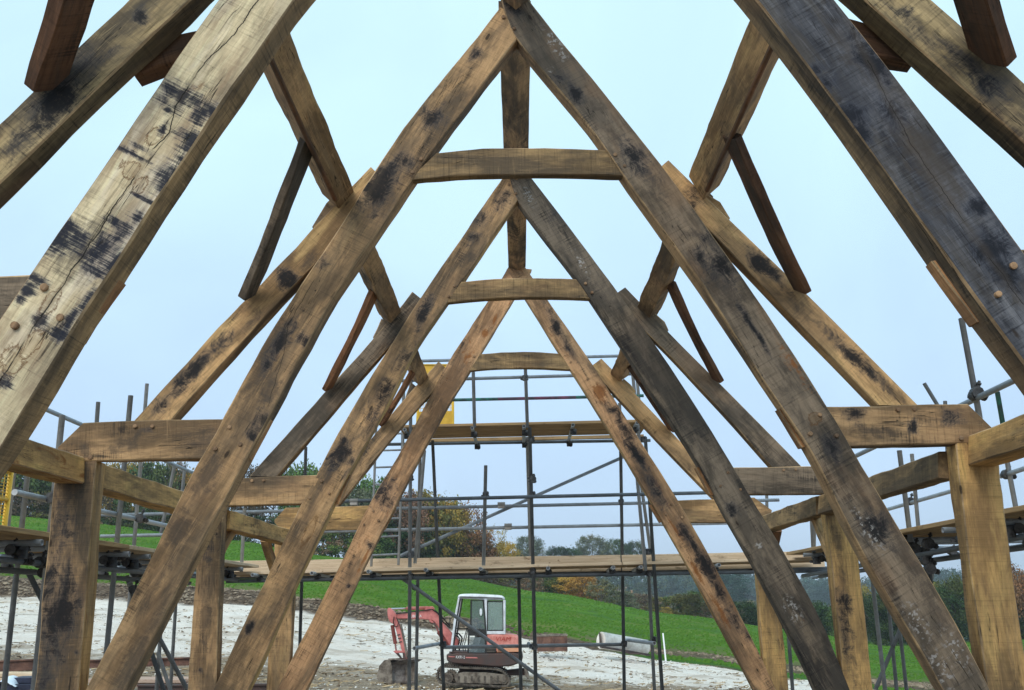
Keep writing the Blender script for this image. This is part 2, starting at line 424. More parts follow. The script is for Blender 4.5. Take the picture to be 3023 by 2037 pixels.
stained(pr, 'grey', D1, [(1650, 230, .04, .05, 0), (1694, 269, .05, .03, 0), (1512, 20, .05, .05, 0), (1867, 460, .10, .06, 0), (1824, 412, .10, .05, 4), (1911, 516, .12, .06, 4), (2066, 758, .05, .04, 0), (2131, 767, .09, .08, 0), (2110, 800, .2, .06, 4), (2231, 979, .1, .012, 0), (2353, 1092, .10, .03, 3), (2452, 1317, .06, .03, 0), (2587, 1578, .06, .06, 0), (2695, 1660, .3, .06, 4), (2760, 1790, .25, .05, 4), (2708, 1834, .1, .05, 2), (2821, 1916, .1, .05, 2), (2777, 1975, .1, .06, 2), (1640, 130, .12, .04, 2), (2560, 1560, .12, .04, 2), (2405, 1235, .03, .04, 1), (1625, 205, .02, .02, 2)])
rib('collar', [((1290, 451), (1205, 533)), ((1390, 440), (1347, 518)), ((1525, 435), (1525, 513)), ((1650, 436), (1694, 515)), ((1790, 441), (1850, 519))], D1+.010, .085, 'collar', t1)
tl = rib('tie_beam', [((171, 1320), (171, 1332)), ((245, 1247), (205, 1363)), ((390, 1242), (390, 1359)), ((665, 1237), (610, 1355))], D1+.008, .10, 'brown', t1, rnd=0)
pegs(tl, [(401, 1259), (450, 1259), (267, 1351)], D1+.008)
stained(tl, 'brown', D1, [(408, 1278, .05, .03, 4), (555, 1304, .10, .06, 4), (440, 1268, .03, .02, 0), (356, 1315, .1, .05, 4), (250, 1330, .03, .05, 4)])
tr = rib('tie_beam', [((2430, 1199), (2505, 1316)), ((2650, 1195), (2650, 1313)), ((2858, 1192), (2858, 1310)), ((2932, 1264), (2932, 1276))], D1+.008, .10, 'grey', t1, rnd=0)
pegs(tr, [(2649, 1210), (2699, 1208), (2837, 1294)], D1+.008)
stained(tr, 'brown', D1, [(2760, 1240, .14, .05, 4), (2522, 1223, .04, .04, 0), (2656, 1250, .06, .03, 4), (2800, 1230, .05, .05, 0), (2600, 1270, .2, .04, 4), (2700, 1260, .03, .04, 0)])
wp = rib('wall_post', [((166, 1340), (285, 1360)), ((158, 1431), (279, 1431)), ((130, 1730), (255, 1730)), ((100, 2037), (230, 2037))], D1+.014, .145, 'mould', t1, zend=0)
stained(wp, 'mould', D1, [(186, 1740, .3, .07, 0), (150, 1856, .25, .06, 0), (195, 1465, .16, .1, 4), (180, 1600, .2, .05, 4), (160, 1680, .2, .05, 0), (222, 1928, .010, .010, 0), (130, 1990, .1, .05, 4)])
rib('wall_post', [((2822, 1309), (2945, 1300)), ((2826, 1377), (2948, 1377)), ((2870, 1700), (2988, 1680)), ((2914, 2037), (3038, 2037))], D1+.014, .15, 'yell', t1, zend=0, label='tan right wall post')
orf = rib('outer_rafter', zipint([(1093, 490), (919, 680), (711, 897), (392, 1243)], [(1150, 550), (1010, 700), (889, 819), (607, 1127), (507, 1239)], 12), D1+.022, .12, 'brown', t1)
stained(orf, 'warm', D1, [(850, 823, .04, .07, 0), (659, 1001, .05, .04, 0), (737, 949, .08, .05, 4), (564, 1096, .16, .03, 0), (473, 1192, .04, .03, 0), (920, 760, .09, .07, 4), (600, 1060, .2, .04, 4)])
orf = rib('outer_rafter', zipint([(1975, 471), (2188, 680), (2396, 879), (2710, 1196)], [(1925, 515), (2097, 680), (2340, 936), (2593, 1196)], 12), D1+.022, .12, 'warm', t1)
stained(orf, 'warm', D1, [(2240, 771, .08, .04, 0), (2288, 806, .08, .04, 0), (2361, 905, .10, .05, 4), (2439, 975, .14, .035, 4), (2522, 1049, .14, .03, 0), (2630, 1148, .12, .03, 4), (2050, 575, .06, .08, 0)])
rib('tenon_block', [((785, 1235), (801, 1239)), ((720, 1354), (737, 1356))], D1+.05, .075, 'block', t1)
rib('tenon_block', [((2297, 1208), (2312, 1206)), ((2366, 1321), (2382, 1318))], D1+.05, .075, 'block', t1)
# ---- truss 2
L = [(1490, 515), (1477, 536), (1377, 680), (1249, 866), (1130, 1053), (1000, 1274), (930, 1405), (824, 1626), (637, 2020)]
R = [(1560, 550), (1527, 592), (1460, 685), (1366, 832), (1321, 892), (1232, 1014), (1163, 1157), (1093, 1287), (1019, 1412), (942, 1578), (867, 1739), (789, 1916), (733, 2037)]
pl = rib('principal_rafter', zipint(L, R, 22), D2+.004, .14, 'mould', t2, zend=.62)
pegs(pl, [(1341, 845), (1325, 876), (950, 1420), (971, 1455), (915, 1470)], D2+.004)
stained(pl, 'brown', D2, [(1486, 594, .08, .06, 0), (1425, 650, .07, .05, 0), (1408, 702, .06, .04, 0), (1390, 749, .05, .04, 4), (1251, 927, .10, .04, 0), (1182, 1070, .14, .06, 0), (1130, 1157, .15, .07, 0), (1087, 1265, .12, .06, 4), (1038, 1365, .03, .03, 0), (1022, 1393, .04, .02, 0), (1003, 1339, .09, .06, 0), (970, 1400, .1, .06, 4), (915, 1565, .12, .03, 1), (740, 1850, .03, .02, 0)])
L = [(1500, 512), (1478, 534), (1527, 592), (1596, 689), (1703, 823), (1746, 888), (1854, 1049), (1925, 1161), (1998, 1272), (2058, 1357), (2131, 1504), (2209, 1639), (2322, 1847), (2409, 2037)]
R = [(1550, 500), (1577, 533), (1689, 680), (1811, 845), (1893, 958), (2000, 1114), (2153, 1357), (2301, 1604), (2439, 1860), (2510, 2037)]
pr = rib('principal_rafter', zipint(L, R, 22), D2, .14, 'dark', t2, zend=.62, label='near black right principal rafter')
pegs(pr, [(1503, 544), (1523, 572), (1729, 838), (1747, 864), (2149, 1394), (2128, 1434), (2187, 1444)], D2)
stained(pr, 'dark', D2, [(1715, 775, .12, .03, 2), (1560, 580, .1, .04, 2), (2240, 1610, .03, .03, 2), (2340, 1800, .1, .06, 2), (1640, 640, .05, .08, 0), (2160, 1500, .04, .04, 0)])
rib('collar', [((1362, 833), (1318, 893)), ((1430, 825), (1434, 882)), ((1520, 821), (1520, 877)), ((1620, 820), (1640, 878)), ((1712, 824), (1760, 884))], D2+.010, .085, 'collar', t2)
tl = rib('tie_beam', [((560, 1422), (520, 1499)), ((720, 1409), (681, 1494)), ((945, 1403), (905, 1487))], D2+.008, .10, 'brown', t2, rnd=0)
pegs(tl, [(745, 1419), (779, 1419)], D2+.008)
tr = rib('tie_beam', [((2160, 1380), (2205, 1459)), ((2389, 1377), (2389, 1459)), ((2490, 1376), (2490, 1458)), ((2540, 1425), (2530, 1456))], D2+.008, .10, 'grey', t2, rnd=0)
pegs(tr, [(2314, 1387), (2348, 1385)], D2+.008)
wp = rib('wall_post', [((588, 1493), (661, 1493)), ((577, 1704), (648, 1690)), ((553, 2037), (637, 2037))], D2+.014, .14, 'brown', t2, zend=0)
stained(wp, 'brown', D2, [(620, 1560, .16, .07, 0), (610, 1690, .2, .05, 4), (600, 1850, .3, .05, 4), (590, 1980, .02, .02, 0)])
wp = rib('wall_post', [((2431, 1459), (2512, 1459)), ((2466, 1760), (2546, 1750)), ((2492, 2037), (2578, 2037))], D2+.014, .145, 'yell', t2, zend=0)
stained(wp, 'yell', D2, [(2487, 1765, .06, .04, 0), (2496, 1856, .18, .05, 0), (2474, 1617, .2, .05, 4), (2490, 1690, .15, .04, 4), (2520, 1950, .2, .04, 4)])
rib('outer_rafter', zipint([(1217, 861), (1100, 1005), (952, 1164), (738, 1406)], [(1272, 905), (1135, 1035), (1000, 1195), (818, 1406)], 10), D2+.022, .11, 'grey', t2)
rib('outer_rafter', zipint([(1846, 848), (2023, 1031), (2137, 1143), (2368, 1380)], [(1800, 880), (1954, 1023), (2136, 1218), (2280, 1380)], 10), D2+.022, .11, 'grey', t2)
rib('tenon_block', [((1020, 1400), (1036, 1403)), ((984, 1487), (1001, 1487))], D2+.05, .06, 'block', t2)
rib('tenon_block', [((2052, 1381), (2068, 1378)), ((2096, 1463), (2116, 1460))], D2+.05, .06, 'block', t2)
# ---- truss 3
L = [(1501, 788), (1483, 819), (1442, 888), (1392, 962), (1321, 1070), (1169, 1360), (1091, 1483), (1000, 1678), (867, 1934), (815, 2037)]
R = [(1570, 795), (1514, 888), (1423, 1036), (1388, 1096), (1334, 1179), (1269, 1296), (1236, 1358), (1165, 1500), (1104, 1613), (1026, 1782), (905, 2037)]
pl = rib('principal_rafter', zipint(L, R, 20), D3+.004, .12, 'pink', t3, zend=.62)
pegs(pl, [(1399, 1051), (1386, 1068), (1103, 1509), (1117, 1537), (1075, 1548)], D3+.004)
stained(pl, 'pink', D3, [(1139, 1465, .10, .10, 0), (1125, 1440, .10, .06, 4), (1460, 940, .07, .03, 3), (1385, 1050, .10, .04, 3), (1430, 985, .03, .03, 3), (1080, 1640, .12, .02, 3), (1094, 1613, .03, .05, 0), (1030, 1730, .02, .03, 0), (1255, 1140, .08, .02, 3), (1015, 1850, .03, .03, 0)])
L = [(1495, 795), (1557, 892), (1650, 1040), (1697, 1108), (1835, 1333), (1935, 1502), (2045, 1700), (2188, 1964), (2225, 2037)]
R = [(1551, 788), (1620, 888), (1755, 1083), (1883, 1291), (2001, 1475), (2110, 1669), (2227, 1895), (2292, 2037)]
pr = rib('principal_rafter', zipint(L, R, 20), D3, .12, 'mould', t3, zend=.62, label='black streaked right principal rafter')
pegs(pr, [(1668, 1048), (1684, 1070), (1982, 1488), (1966, 1520), (2013, 1528)], D3)
stained(pr, 'pink', D3, [(1616, 910, .12, .045, 0), (1642, 962, .1, .04, 0), (1680, 1027, .12, .04, 0), (1837, 1253, .16, .05, 0), (1867, 1326, .1, .035, 0), (1887, 1353, .1, .03, 0), (1948, 1467, .12, .05, 0), (2017, 1567, .12, .04, 0), (2051, 1609, .1, .03, 0), (2085, 1669, .14, .05, 0), (2122, 1747, .14, .045, 0), (2170, 1825, .14, .05, 0), (2210, 1880, .12, .05, 0), (1990, 1555, .12, .02, 3), (2065, 1704, .12, .025, 3), (2125, 1799, .14, .025, 3), (1770, 1160, .08, .05, 3), (1750, 1090, .09, .06, 4), (1900, 1400, .3, .06, 4)])
rib('collar', [((1415, 1045), (1380, 1096)), ((1480, 1039), (1460, 1088)), ((1542, 1038), (1542, 1087)), ((1600, 1038), (1610, 1087)), ((1655, 1042), (1695, 1092))], D3+.008, .08, 'collar', t3)
rib('tie_beam', [((809, 1534), (812, 1545)), ((843, 1500), (832, 1570)), ((950, 1496), (940, 1568)), ((1096, 1492), (1062, 1564))], D3+.008, .10, 'yell', t3, rnd=0)
rib('tie_beam', [((1980, 1478), (2030, 1543)), ((2120, 1473), (2120, 1542)), ((2227, 1470), (2227, 1542)), ((2279, 1507), (2276, 1520))], D3+.008, .10, 'warm', t3, rnd=0)
rib('wall_post', [((812, 1568), (872, 1568)), ((800, 1790), (865, 1790)), ((786, 2037), (850, 2037))], D3+.014, .12, 'warm', t3, zend=0)
rib('wall_post', [((2222, 1540), (2286, 1540)), ((2240, 1780), (2303, 1780)), ((2259, 2037), (2329, 2037))], D3+.014, .13, 'yell', t3, zend=0)
rib('outer_rafter', zipint([(1295, 1067), (1197, 1175), (1115, 1272), (922, 1499)], [(1325, 1095), (1278, 1157), (1191, 1253), (1115, 1346), (997, 1497)], 9), D3+.02, .10, 'brown', t3)
rib('outer_rafter', zipint([(1775, 1059), (1898, 1188), (2036, 1333), (2170, 1474)], [(1740, 1085), (1856, 1211), (1952, 1314), (2110, 1476)], 9), D3+.02, .10, 'warm', t3)
rib('tenon_block', [((1160, 1496), (1169, 1500)), ((1126, 1562), (1138, 1563))], D3+.04, .05, 'block', t3)
rib('tenon_block', [((1914, 1490), (1924, 1490)), ((1946, 1543), (1956, 1541))], D3+.04, .05, 'block', t3)
# ---- truss 0 (upper part follows truss 1's true shape)
def shift(o4, D): return [V((v.x, v.y-D1+D, v.z)) for v in o4]
def ribx(name, pts, D, t, mat, parent, pre=None, zend=None, **kw):
    st = []
    if pre:
        a, b = P(*pre[0], D1), P(*pre[1], D1)
        a.y = b.y = D; k = V((0, t, 0)); st.append([a, b, b+k, a+k])
    for Lp, Rp in pts:
        a, b = P(*Lp, D), P(*Rp, D); k = V((0, t, 0)); st.append([a, b, b+k, a+k])
    if zend is not None:
        p, q = st[-2], st[-1]; cq = sum(q, V())/4; cp = sum(p, V())/4
        dv = (cq-cp)*((cq.z-zend)/(cp.z-cq.z)); st.append([v+dv for v in q])
    return timber(name, st, mat, parent, **kw)
L = [(638, 0), (585, 80), (481, 221), (386, 377), (178, 676), (87, 810), (0, 936), (-160, 1180), (-330, 1450), (-560, 1830)]
R = [(863, 0), (711, 230), (646, 312), (559, 451), (455, 598), (408, 680), (299, 840), (191, 1014), (100, 1166), (0, 1322), (-140, 1540), (-330, 1840)]
pl = ribx('principal_rafter', zipint(L, R, 22), D0, .145, 't0l', t0, pre=((1445, 50), (1528, 112)), zend=.6, label='pale left principal rafter with blue black saw marks and a long crack', wob=.004)
pegs(pl, [(132, 851), (180, 936), (48, 964)], D0, .0135)
stained(pl, 't0l', D0, [(499, 262, .04, .05, 0), (480, 285, .03, .04, 0), (542, 282, .045, .035, 0), (577, 299, .035, .03, 0), (611, 256, .03, .02, 4), (624, 323, .035, .035, 0), (585, 343, .035, .03, 0), (498, 326, .02, .02, 0),
    (564, 412, .03, .06, 0), (570, 435, .02, .03, 0), (512, 512, .045, .055, 0), (538, 470, .035, .03, 0), (377, 447, .012, .09, 0), (420, 440, .012, .05, 0), (442, 594, .012, .06, 0), (338, 655, .02, .03, 0), (191, 668, .03, .03, 0), (412, 642, .03, .02, 0), (482, 380, .03, .015, 0),
    (165, 705, .05, .06, 0), (182, 758, .05, .05, 4), (304, 745, .07, .06, 0), (350, 700, .06, .03, 0), (338, 775, .06, .02, 0), (278, 793, .03, .05, 0), (104, 823, .015, .06, 0), (78, 853, .03, .03, 0), (60, 880, .02, .02, 0), (256, 888, .05, .02, 0), (126, 949, .03, .03, 0), (208, 940, .05, .02, 0), (178, 984, .03, .04, 0), (9, 1127, .03, .03, 0), (240, 720, .15, .12, 4),
    (455, 405, .05, .035, 1), (386, 500, .04, .045, 1), (412, 548, .04, .03, 1), (150, 890, .07, .03, 1), (87, 1027, .09, .03, 1), (39, 1070, .08, .05, 1), (530, 300, .05, .03, 0), (600, 330, .03, .03, 0), (548, 430, .05, .03, 0), (490, 540, .05, .03, 0), (230, 700, .04, .04, 0)],
    [(790, -40), (763, 0), (690, 104), (624, 165), (581, 217), (520, 312), (499, 390), (451, 442), (408, 512), (338, 607), (286, 693), (243, 754), (208, 801), (173, 862), (134, 918), (108, 949), (56, 1035), (26, 1088), (-20, 1150)], .0036)
L = [(2235, 0), (2283, 65), (2383, 191), (2517, 369), (2600, 486), (2738, 680), (2804, 775), (2890, 897), (3023, 1070), (3200, 1310), (3500, 1760)]
R = [(2465, 0), (2595, 165), (2778, 403), (2977, 680), (3023, 736), (3300, 1130), (3740, 1780)]
pr = ribx('principal_rafter', zipint(L, R, 20), D0-.004, .145, 't0r', t0, pre=((1530, 118), (1640, 60)), zend=.6, label='slate grey right principal rafter', wob=.004)
pegs(pr, [(2990, 784), (2943, 871)], D0-.004, .0135)
stained(pr, 't0r', D0, [(2543, 390, .03, .025, 0), (2535, 334, .02, .04, 0), (2515, 345, .04, .05, 0), (2409, 204, .02, .03, 0), (2439, 247, .03, .03, 0), (2620, 243, .12, .04, 4), (2621, 321, .06, .03, 0), (2522, 156, .1, .04, 4), (2580, 200, .09, .03, 0), (2925, 732, .04, .05, 0), (2964, 810, .06, .03, 0), (2700, 430, .2, .05, 4), (2880, 610, .02, .03, 0)], [(2560, 180), (2620, 300), (2690, 430), (2780, 560), (2860, 680), (2950, 800), (3020, 900)], .002)
orf = ribx('outer_rafter', zipint([(560, -170), (377, 0), (252, 117), (0, 360), (-420, 780)], [(740, -170), (546, 13), (408, 143), (260, 282), (0, 538), (-280, 810)], 12), D0+.022, .12, 't0o', t0)
stained(orf, 't0o', D0, [(412, 39, .03, .03, 0), (338, 143, .03, .03, 0), (243, 175, .07, .05, 0), (152, 290, .12, .05, 0), (100, 360, .08, .05, 0), (43, 420, .1, .05, 4), (290, 150, .2, .05, 4)])
orf = ribx('outer_rafter', zipint([(2330, -190), (2565, 0), (2760, 191), (3023, 408), (3330, 730)], [(2540, -190), (2756, 0), (2838, 72), (3023, 234), (3530, 740)], 12), D0+.022, .12, 't0o', t0)
stained(orf, 't0o', D0, [(2738, 100, .12, .045, 0), (2847, 173, .1, .03, 0), (2800, 130, .16, .06, 4), (2950, 290, .1, .05, 4)])
ribx('tie_beam', [((-700, 830), (-700, 1040)), ((0, 811), (0, 1020)), ((110, 808), (-20, 1016))], D0+.008, .10, 'grey', t0, rnd=0)
ribx('tie_beam', [((3008, 735), (3150, 945)), ((3800, 720), (3800, 940))], D0+.008, .10, 'grey', t0, rnd=0)
ribx('wall_post', [((-840, 1040), (-620, 1040)), ((-980, 2037), (-740, 2037))], D0+.014, .15, 'mould', t0, zend=0)
ribx('wall_post', [((3730, 945), (3940, 945)), ((3880, 2037), (4110, 2037))], D0+.014, .15, 'yell', t0, zend=0)
ribx('tenon_block', [((330, 822), (352, 824)), ((205, 1000), (229, 1002))], D0+.07, .075, 'block', t0)
ribx('tenon_block', [((2750, 770), (2790, 768)), ((2884, 950), (2920, 948))], D0+.07, .075, 'block', t0)
# curved stub tie between outer and principal rafters
ribx('stub_tie', [((690, 60), (650, 130)), ((560, 88), (545, 175)), ((450, 112), (470, 195)), ((370, 150), (398, 226))], D0+.16, .09, 'red', t0)
ribx('stub_tie', [((2440, 40), (2450, 120)), ((2504, 47), (2560, 160)), ((2600, 75), (2600, 168)), ((2700, 110), (2700, 182))], D0+.16, .09, 'red', t0)

# ================================================================== RIDGE, PURLINS, PLATES, BRACES (things of their own)
def top(o, label, cat, group=None): return tag(o, label, cat, group)
def ridge(sec, D, a, b, label, mat='mould'):
    c = [P(*p, D) for p in sec]
    st = []
    k = 9
    # section: left-top, left-side, tip, right-side, right-top -> two slopes meeting in a bottom arris
    m = MB(); n = 5; N = 24
    for i in range(N+1):
        y = a+(b-a)*i/N
        for j, p in enumerate(c): m.v.append(V((p.x+.003*noise.noise(V((y*3, j, 1))), y, p.z+.003*noise.noise(V((y*3, j, 9))))))
    for i in range(N):
        for j in range(n):
            m.f.append([i*n+j, i*n+(j+1) % n, (i+1)*n+(j+1) % n, (i+1)*n+j]); m.sm.append(False); m.mi.append(0)
    m.f += [list(range(n)), [N*n+j for j in range(n)]]; m.sm += [False]*2; m.mi += [0]*2
    M = Matrix(((0, -1, 0), (1, 0, 0), (0, 0, 1))).to_4x4(); M.translation = (sum(c, V())/5); M.translation.y = a
    o = m.build('ridge_beam', OAK[mat], None, M); fixn(o)
    return top(o, label, 'ridge beam', 'ridge beams between the truss tops')
ridge([(1478, -70), (1478, -6), (1523, 29), (1565, -6), (1565, -70)], D1, D0, D1+.05, 'nearest ridge beam, a short dark arris hanging over the apex at the top edge')
ridge([(1489, 482), (1489, 508), (1525, 532), (1559, 508), (1559, 482)], D2, D1+.06, D2+.03, 'ridge beam running back behind the largest apex above the first collar')
ridge([(1501, 758), (1501, 786), (1527, 797), (1552, 786), (1552, 758)], D3, D2+.06, D3+.03, 'shortest visible ridge beam, between the third apex and the farthest one')
def sec4(A, B, C):
    return [A, B, C, (A[0]+C[0]-B[0], A[1]+C[1]-B[1])]
def purlin(A, B, C, D, a, b, label, mat):
    o = long_timber('purlin', sec4(A, B, C), a, b, mat, None, D, rnd=0)
    top(o, label, 'purlin', 'purlins between the trusses'); return o
pu1 = purlin((1043, 559), (998, 611), (946, 565), D1, D0+.13, D1+.03, 'large tan purlin slanting down left of the biggest apex', 'warm')
pu2 = purlin((2034, 512), (2078, 585), (2127, 542), D1, D0+.13, D1+.03, 'large tan purlin slanting down right of the biggest apex', 'warm')
purlin((1186, 916), (1152, 953), (1118, 925), D2, D1+.13, D2+.03, 'middle purlin on the left, ending on the third truss', 'brown')
purlin((1882, 901), (1917, 936), (1952, 910), D2, D1+.13, D2+.03, 'middle purlin on the right, ending on the third truss', 'brown')
purlin((1265, 1109), (1241, 1140), (1213, 1116), D3, D2+.13, D3+.03, 'smallest purlin on the left, in front of the yellow gate', 'brown')
purlin((1802, 1101), (1830, 1127), (1858, 1105), D3, D2+.13, D3+.03, 'smallest purlin on the right, ending on the farthest truss', 'brown')
for o_p, px_ in ((pu1, (998, 611)), (pu2, (2078, 585))):
    c = P(*px_, D1); ctr = V((P(1000 if px_[0] < 1500 else 2080, 560, D1).x, 0, c.z+.06)); m_ = MB()
    m_.tube((c.x, D0+.14, c.z+.004), (c.x, D1-.12, c.z+.004), .016, .016, 8); m_.build('bead', OAK['orange'], o_p)
def plate(secx, D, a, b, label, mat):
    x0, y0, x1, y1 = secx
    o = long_timber('wall_plate', [(x0, y0), (x1, y0), (x1, y1), (x0, y1)], a, b, mat, None, D, rnd=0)
    return top(o, label, 'wall plate', 'wall plates between the posts')
plate((163, 1350, 247, 1428), D1, D0+.17, D1+.008, 'honey coloured rust stained wall plate ending on the front of the big left post', 'rustb')
plate((163, 1350, 247, 1428), D1, D1+.155, D2+.010, 'pale wall plate behind the big left post with a rust flame mark', 'yell')
plate((610, 1500, 664, 1556), D2, D2+.15, D3+.010, 'small pale wall plate on the left between the two farther posts', 'yell')
plate((2860, 1284, 2946, 1374), D1, D0+.17, D1+.008, 'thick tan wall plate at the right edge ending on the big right post', 'yell')
plate((2800, 1322, 2868, 1402), D1, D1+.16, D2+.010, 'mottled grey wall plate behind the big right post', 'collar')
plate((2424, 1459, 2478, 1514), D2, D2+.15, D3+.010, 'small grey wall plate on the right between the two farther posts', 'collar')
def wbrace(x0, y0, Da, x1, y1, Db, w, h, mat, label, bow=.0, side=1):
    up = V((-side*.80, 0, .6))
    o = beam('wind_brace', P(x0, y0, Da), P(x1, y1, Db), w, h, up, mat, None, bow=bow)
    return top(o, label, 'wind brace', 'wind braces under the purlins')
wbrace(912, 405, 5.15, 730, 872, 5.97, .13, .055, 'dark', 'dark grey wind brace hanging from the large left purlin', .02, 1)
wbrace(2160, 400, 5.15, 2368, 856, 5.97, .13, .055, 'red', 'red brown wind brace below the large right purlin', -.02, -1)
wbrace(1108, 852, 7.9, 966, 1145, 8.68, .13, .05, 'orange', 'orange brown wind brace below the middle left purlin', .03, 1)
wbrace(1976, 832, 7.9, 2120, 1120, 8.68, .13, .05, 'red', 'dark red brown wind brace below the middle right purlin', -.03, -1)
wbrace(1222, 1092, 10.85, 1128, 1250, 11.52, .12, .05, 'orange', 'thin orange wind brace low behind the third left rafter', .02, 1)
wbrace(1858, 1080, 10.85, 1985, 1268, 11.52, .12, .05, 'red', 'thin brown wind brace low behind the third right rafter', -.02, -1)
wbrace(292, -260, 2.95, 133, 252, 3.46, .16, .07, 'red', 'very dark red wind brace at the top left corner', .0, 1)
wbrace(2806, -260, 2.95, 2936, 172, 3.46, .16, .07, 'red', 'very dark wind brace at the top right corner', .0, -1)
def cleat(Lp, Rp, D, t, mat, label):
    o = rib('purlin_cleat', [(a, b) for a, b in zip(Lp, Rp)], D, t, mat, None, rnd=0)
    return top(o, label, 'cleat', 'wooden cleats propping the purlin ends')
cleat([(963, 597), (919, 668)], [(1010, 640), (965, 690)], D1+.035, .08, 'brown', 'wooden cleat under the end of the large left purlin')
cleat([(2088, 572), (2127, 594), (2156, 643)], [(2060, 600), (2105, 640), (2140, 665)], D1+.035, .08, 'warm', 'wooden cleat beside the end of the large right purlin')
cleat([(1126, 940), (1100, 995)], [(1160, 965), (1125, 1010)], D2+.035, .07, 'grey', 'wooden cleat under the end of the middle left purlin')
cleat([(1935, 925), (1963, 949), (1974, 974)], [(1915, 950), (1945, 975), (1965, 990)], D2+.035, .07, 'grey', 'wooden cleat beside the end of the middle right purlin')
cleat([(1213, 1128), (1196, 1172)], [(1240, 1150), (1215, 1180)], D3+.03, .06, 'grey', 'wooden cleat under the smallest left purlin')
cleat([(1842, 1118), (1862, 1135), (1877, 1155)], [(1830, 1130), (1850, 1155), (1868, 1168)], D3+.03, .06, 'yell', 'wooden cleat beside the smallest right purlin')
def kbrace(a, b, D, label, mat):
    (x0, y0, Da), (x1, y1, Db) = a, b
    o = beam('knee_brace', P(x0, y0, Da), P(x1, y1, Db), .09, .09, (1, 0, 0), mat, None, bow=.03)
    return top(o, label, 'knee brace', 'curved braces from posts to wall plates')
kbrace((690, 1555, 9.45), (640, 1640, 8.86), 0, 'small knee brace from the second left post up to its plate', 'yell')
kbrace((782, 1590, 11.0), (818, 1700, 11.55), 0, 'small brown knee brace just before the farthest left post', 'warm')
kbrace((2405, 1522, 9.5), (2455, 1640, 8.86), 0, 'small knee brace from the second right post up to its plate', 'warm')
kbrace((2296, 1560, 11.0), (2270, 1660, 11.55), 0, 'small orange brown knee brace just before the farthest right post', 'orange')

# ================================================================== TERRAIN
HZ = lambda x: 1787.6-.0192*(x-1535)      # horizon row
PXC = [-1400, -400, 0, 300, 700, 1000, 1300, 1600, 2000, 2300, 2570, 3023, 3500, 4500]
ROWS = [  # distance, rows of photo y where the ground lies (None: from height)
    (26, [1955, 1955, 1960, 1962, 1972, 1990, 2012, 2015, 2025, 2032, 2040, 2045, 2050, 2050]),
    (45, [1760, 1765, 1772, 1785, 1794, 1826, 1862, 1893, 1943, 1985, 2024, 2090, 2110, 2120]),
    (75, [1600, 1600, 1605, 1622, 1668, 1712, 1757, 1800, 1855, 1895, 1935, 1930, 1935, 1940]),
    (105, [1505, 1515, 1528, 1556, 1606, 1655, 1698, 1752, 1813, 1855, 1899, 1880, 1880, 1880]),
]
AX = [(x-1535)/F for x in PXC]
HG = [(-200, [0]*14), (10, [0]*14), (15, [-.06]*14)]
for D, ys in ROWS: HG.append((D, [H-(y-HZ(x))/F*D for x, y in zip(PXC, ys)]))
cr = HG[-1][1]
HG.append((120, [z-.4 for z in cr]))
HG.append((190, [z*.7-12 if i > 4 else z+2-i for i, z in enumerate(cr)]))
HG.append((330, [18, 14, 10, 6, 0, -6, -12, -15, -17, -18, -18, -18, -16, -16]))
HG.append((520, [40, 34, 30, 26, 20, 12, 8, 4, -4, -12, -14, -12, -8, -6]))
HG.append((760, [60, 50, 46, 42, 34, 26, 20, 15, 6, -3, -5, -1, 6, 10]))
HG.append((1200, [40]*5+[26, 16, 12, 8, 4, 4, 10, 14, 14]))
HG.append((2000, [6]*14)); HG.append((5200, [6]*14))
def gz(x, y):
    a = x/max(y, 6.0)
    i = 0
    while i < len(AX)-2 and a > AX[i+1]: i += 1
    t = min(1, max(0, (a-AX[i])/(AX[i+1]-AX[i]))); t = t*t*(3-2*t)*.5+t*.5
    j = 0
    while j < len(HG)-2 and y > HG[j+1][0]: j += 1
    s = min(1, max(0, (y-HG[j][0])/(HG[j+1][0]-HG[j][0])))
    z = (HG[j][1][i]*(1-t)+HG[j][1][i+1]*t)*(1-s)+(HG[j+1][1][i]*(1-t)+HG[j+1][1][i+1]*t)*s
    if 14 < y < 46:
        z += .12*noise.noise(V((x*.35, y*.35, 0)))+.075*noise.noise(V((x*1.1, y*.8, 3)))+.04*noise.noise(V((x*3.1, y*2.2, 5)))-.05*max(0, 1-abs(((x*.35+y) % 7.5)-3)/.35)
    elif y >= 46 and y < 120: z += .12*noise.noise(V((x*.12, y*.12, 0)))
    # soil bank at the foot of the field, on the left
    if 43 < y < 53: z += .45*max(0, 1-abs(y-48)/5)*max(0, min(1, (1-(x+2)/8)))*(1+.5*noise.noise(V((x*.9, y*.9, 8))))
    return z
ys = [-60, -30, -10, 0, 5, 10]+[10+.25*i for i in range(1, 100)]+[35+.4*i for i in range(1, 60)]+[59+1.2*i for i in range(1, 55)]
y = ys[-1]
while y < 5000: y *= 1.05; ys.append(y)
NX = 260
vs = []; fs = []
for y in ys:
    w = max(y, 0)*1.15+24
    for i in range(NX+1):
        s = 2*i/NX-1; x = w*(s*.35+.65*s**3); vs.append((x, y, gz(x, y)))
for j in range(len(ys)-1):
    for i in range(NX):
        a = j*(NX+1)+i; fs.append((a, a+1, a+NX+2, a+NX+1))
me = bpy.data.meshes.new('ground'); me.from_pydata(vs, [], fs); me.update()
me.polygons.foreach_set('use_smooth', [True]*len(fs))
s = NT('ground'); g = s.n('NewGeometry'); pos = g.outputs['Position']; sp = s.n('SeparateXYZ'); s.set(sp.inputs[0], pos)
X_, Y_ = sp.outputs[0], sp.outputs[1]
wob = s.math('MULTIPLY', s.math('SUBTRACT', s.noise(pos, (.25, .25, .25), 5, .65), .5), 9)
yw = s.math('ADD', Y_, wob)
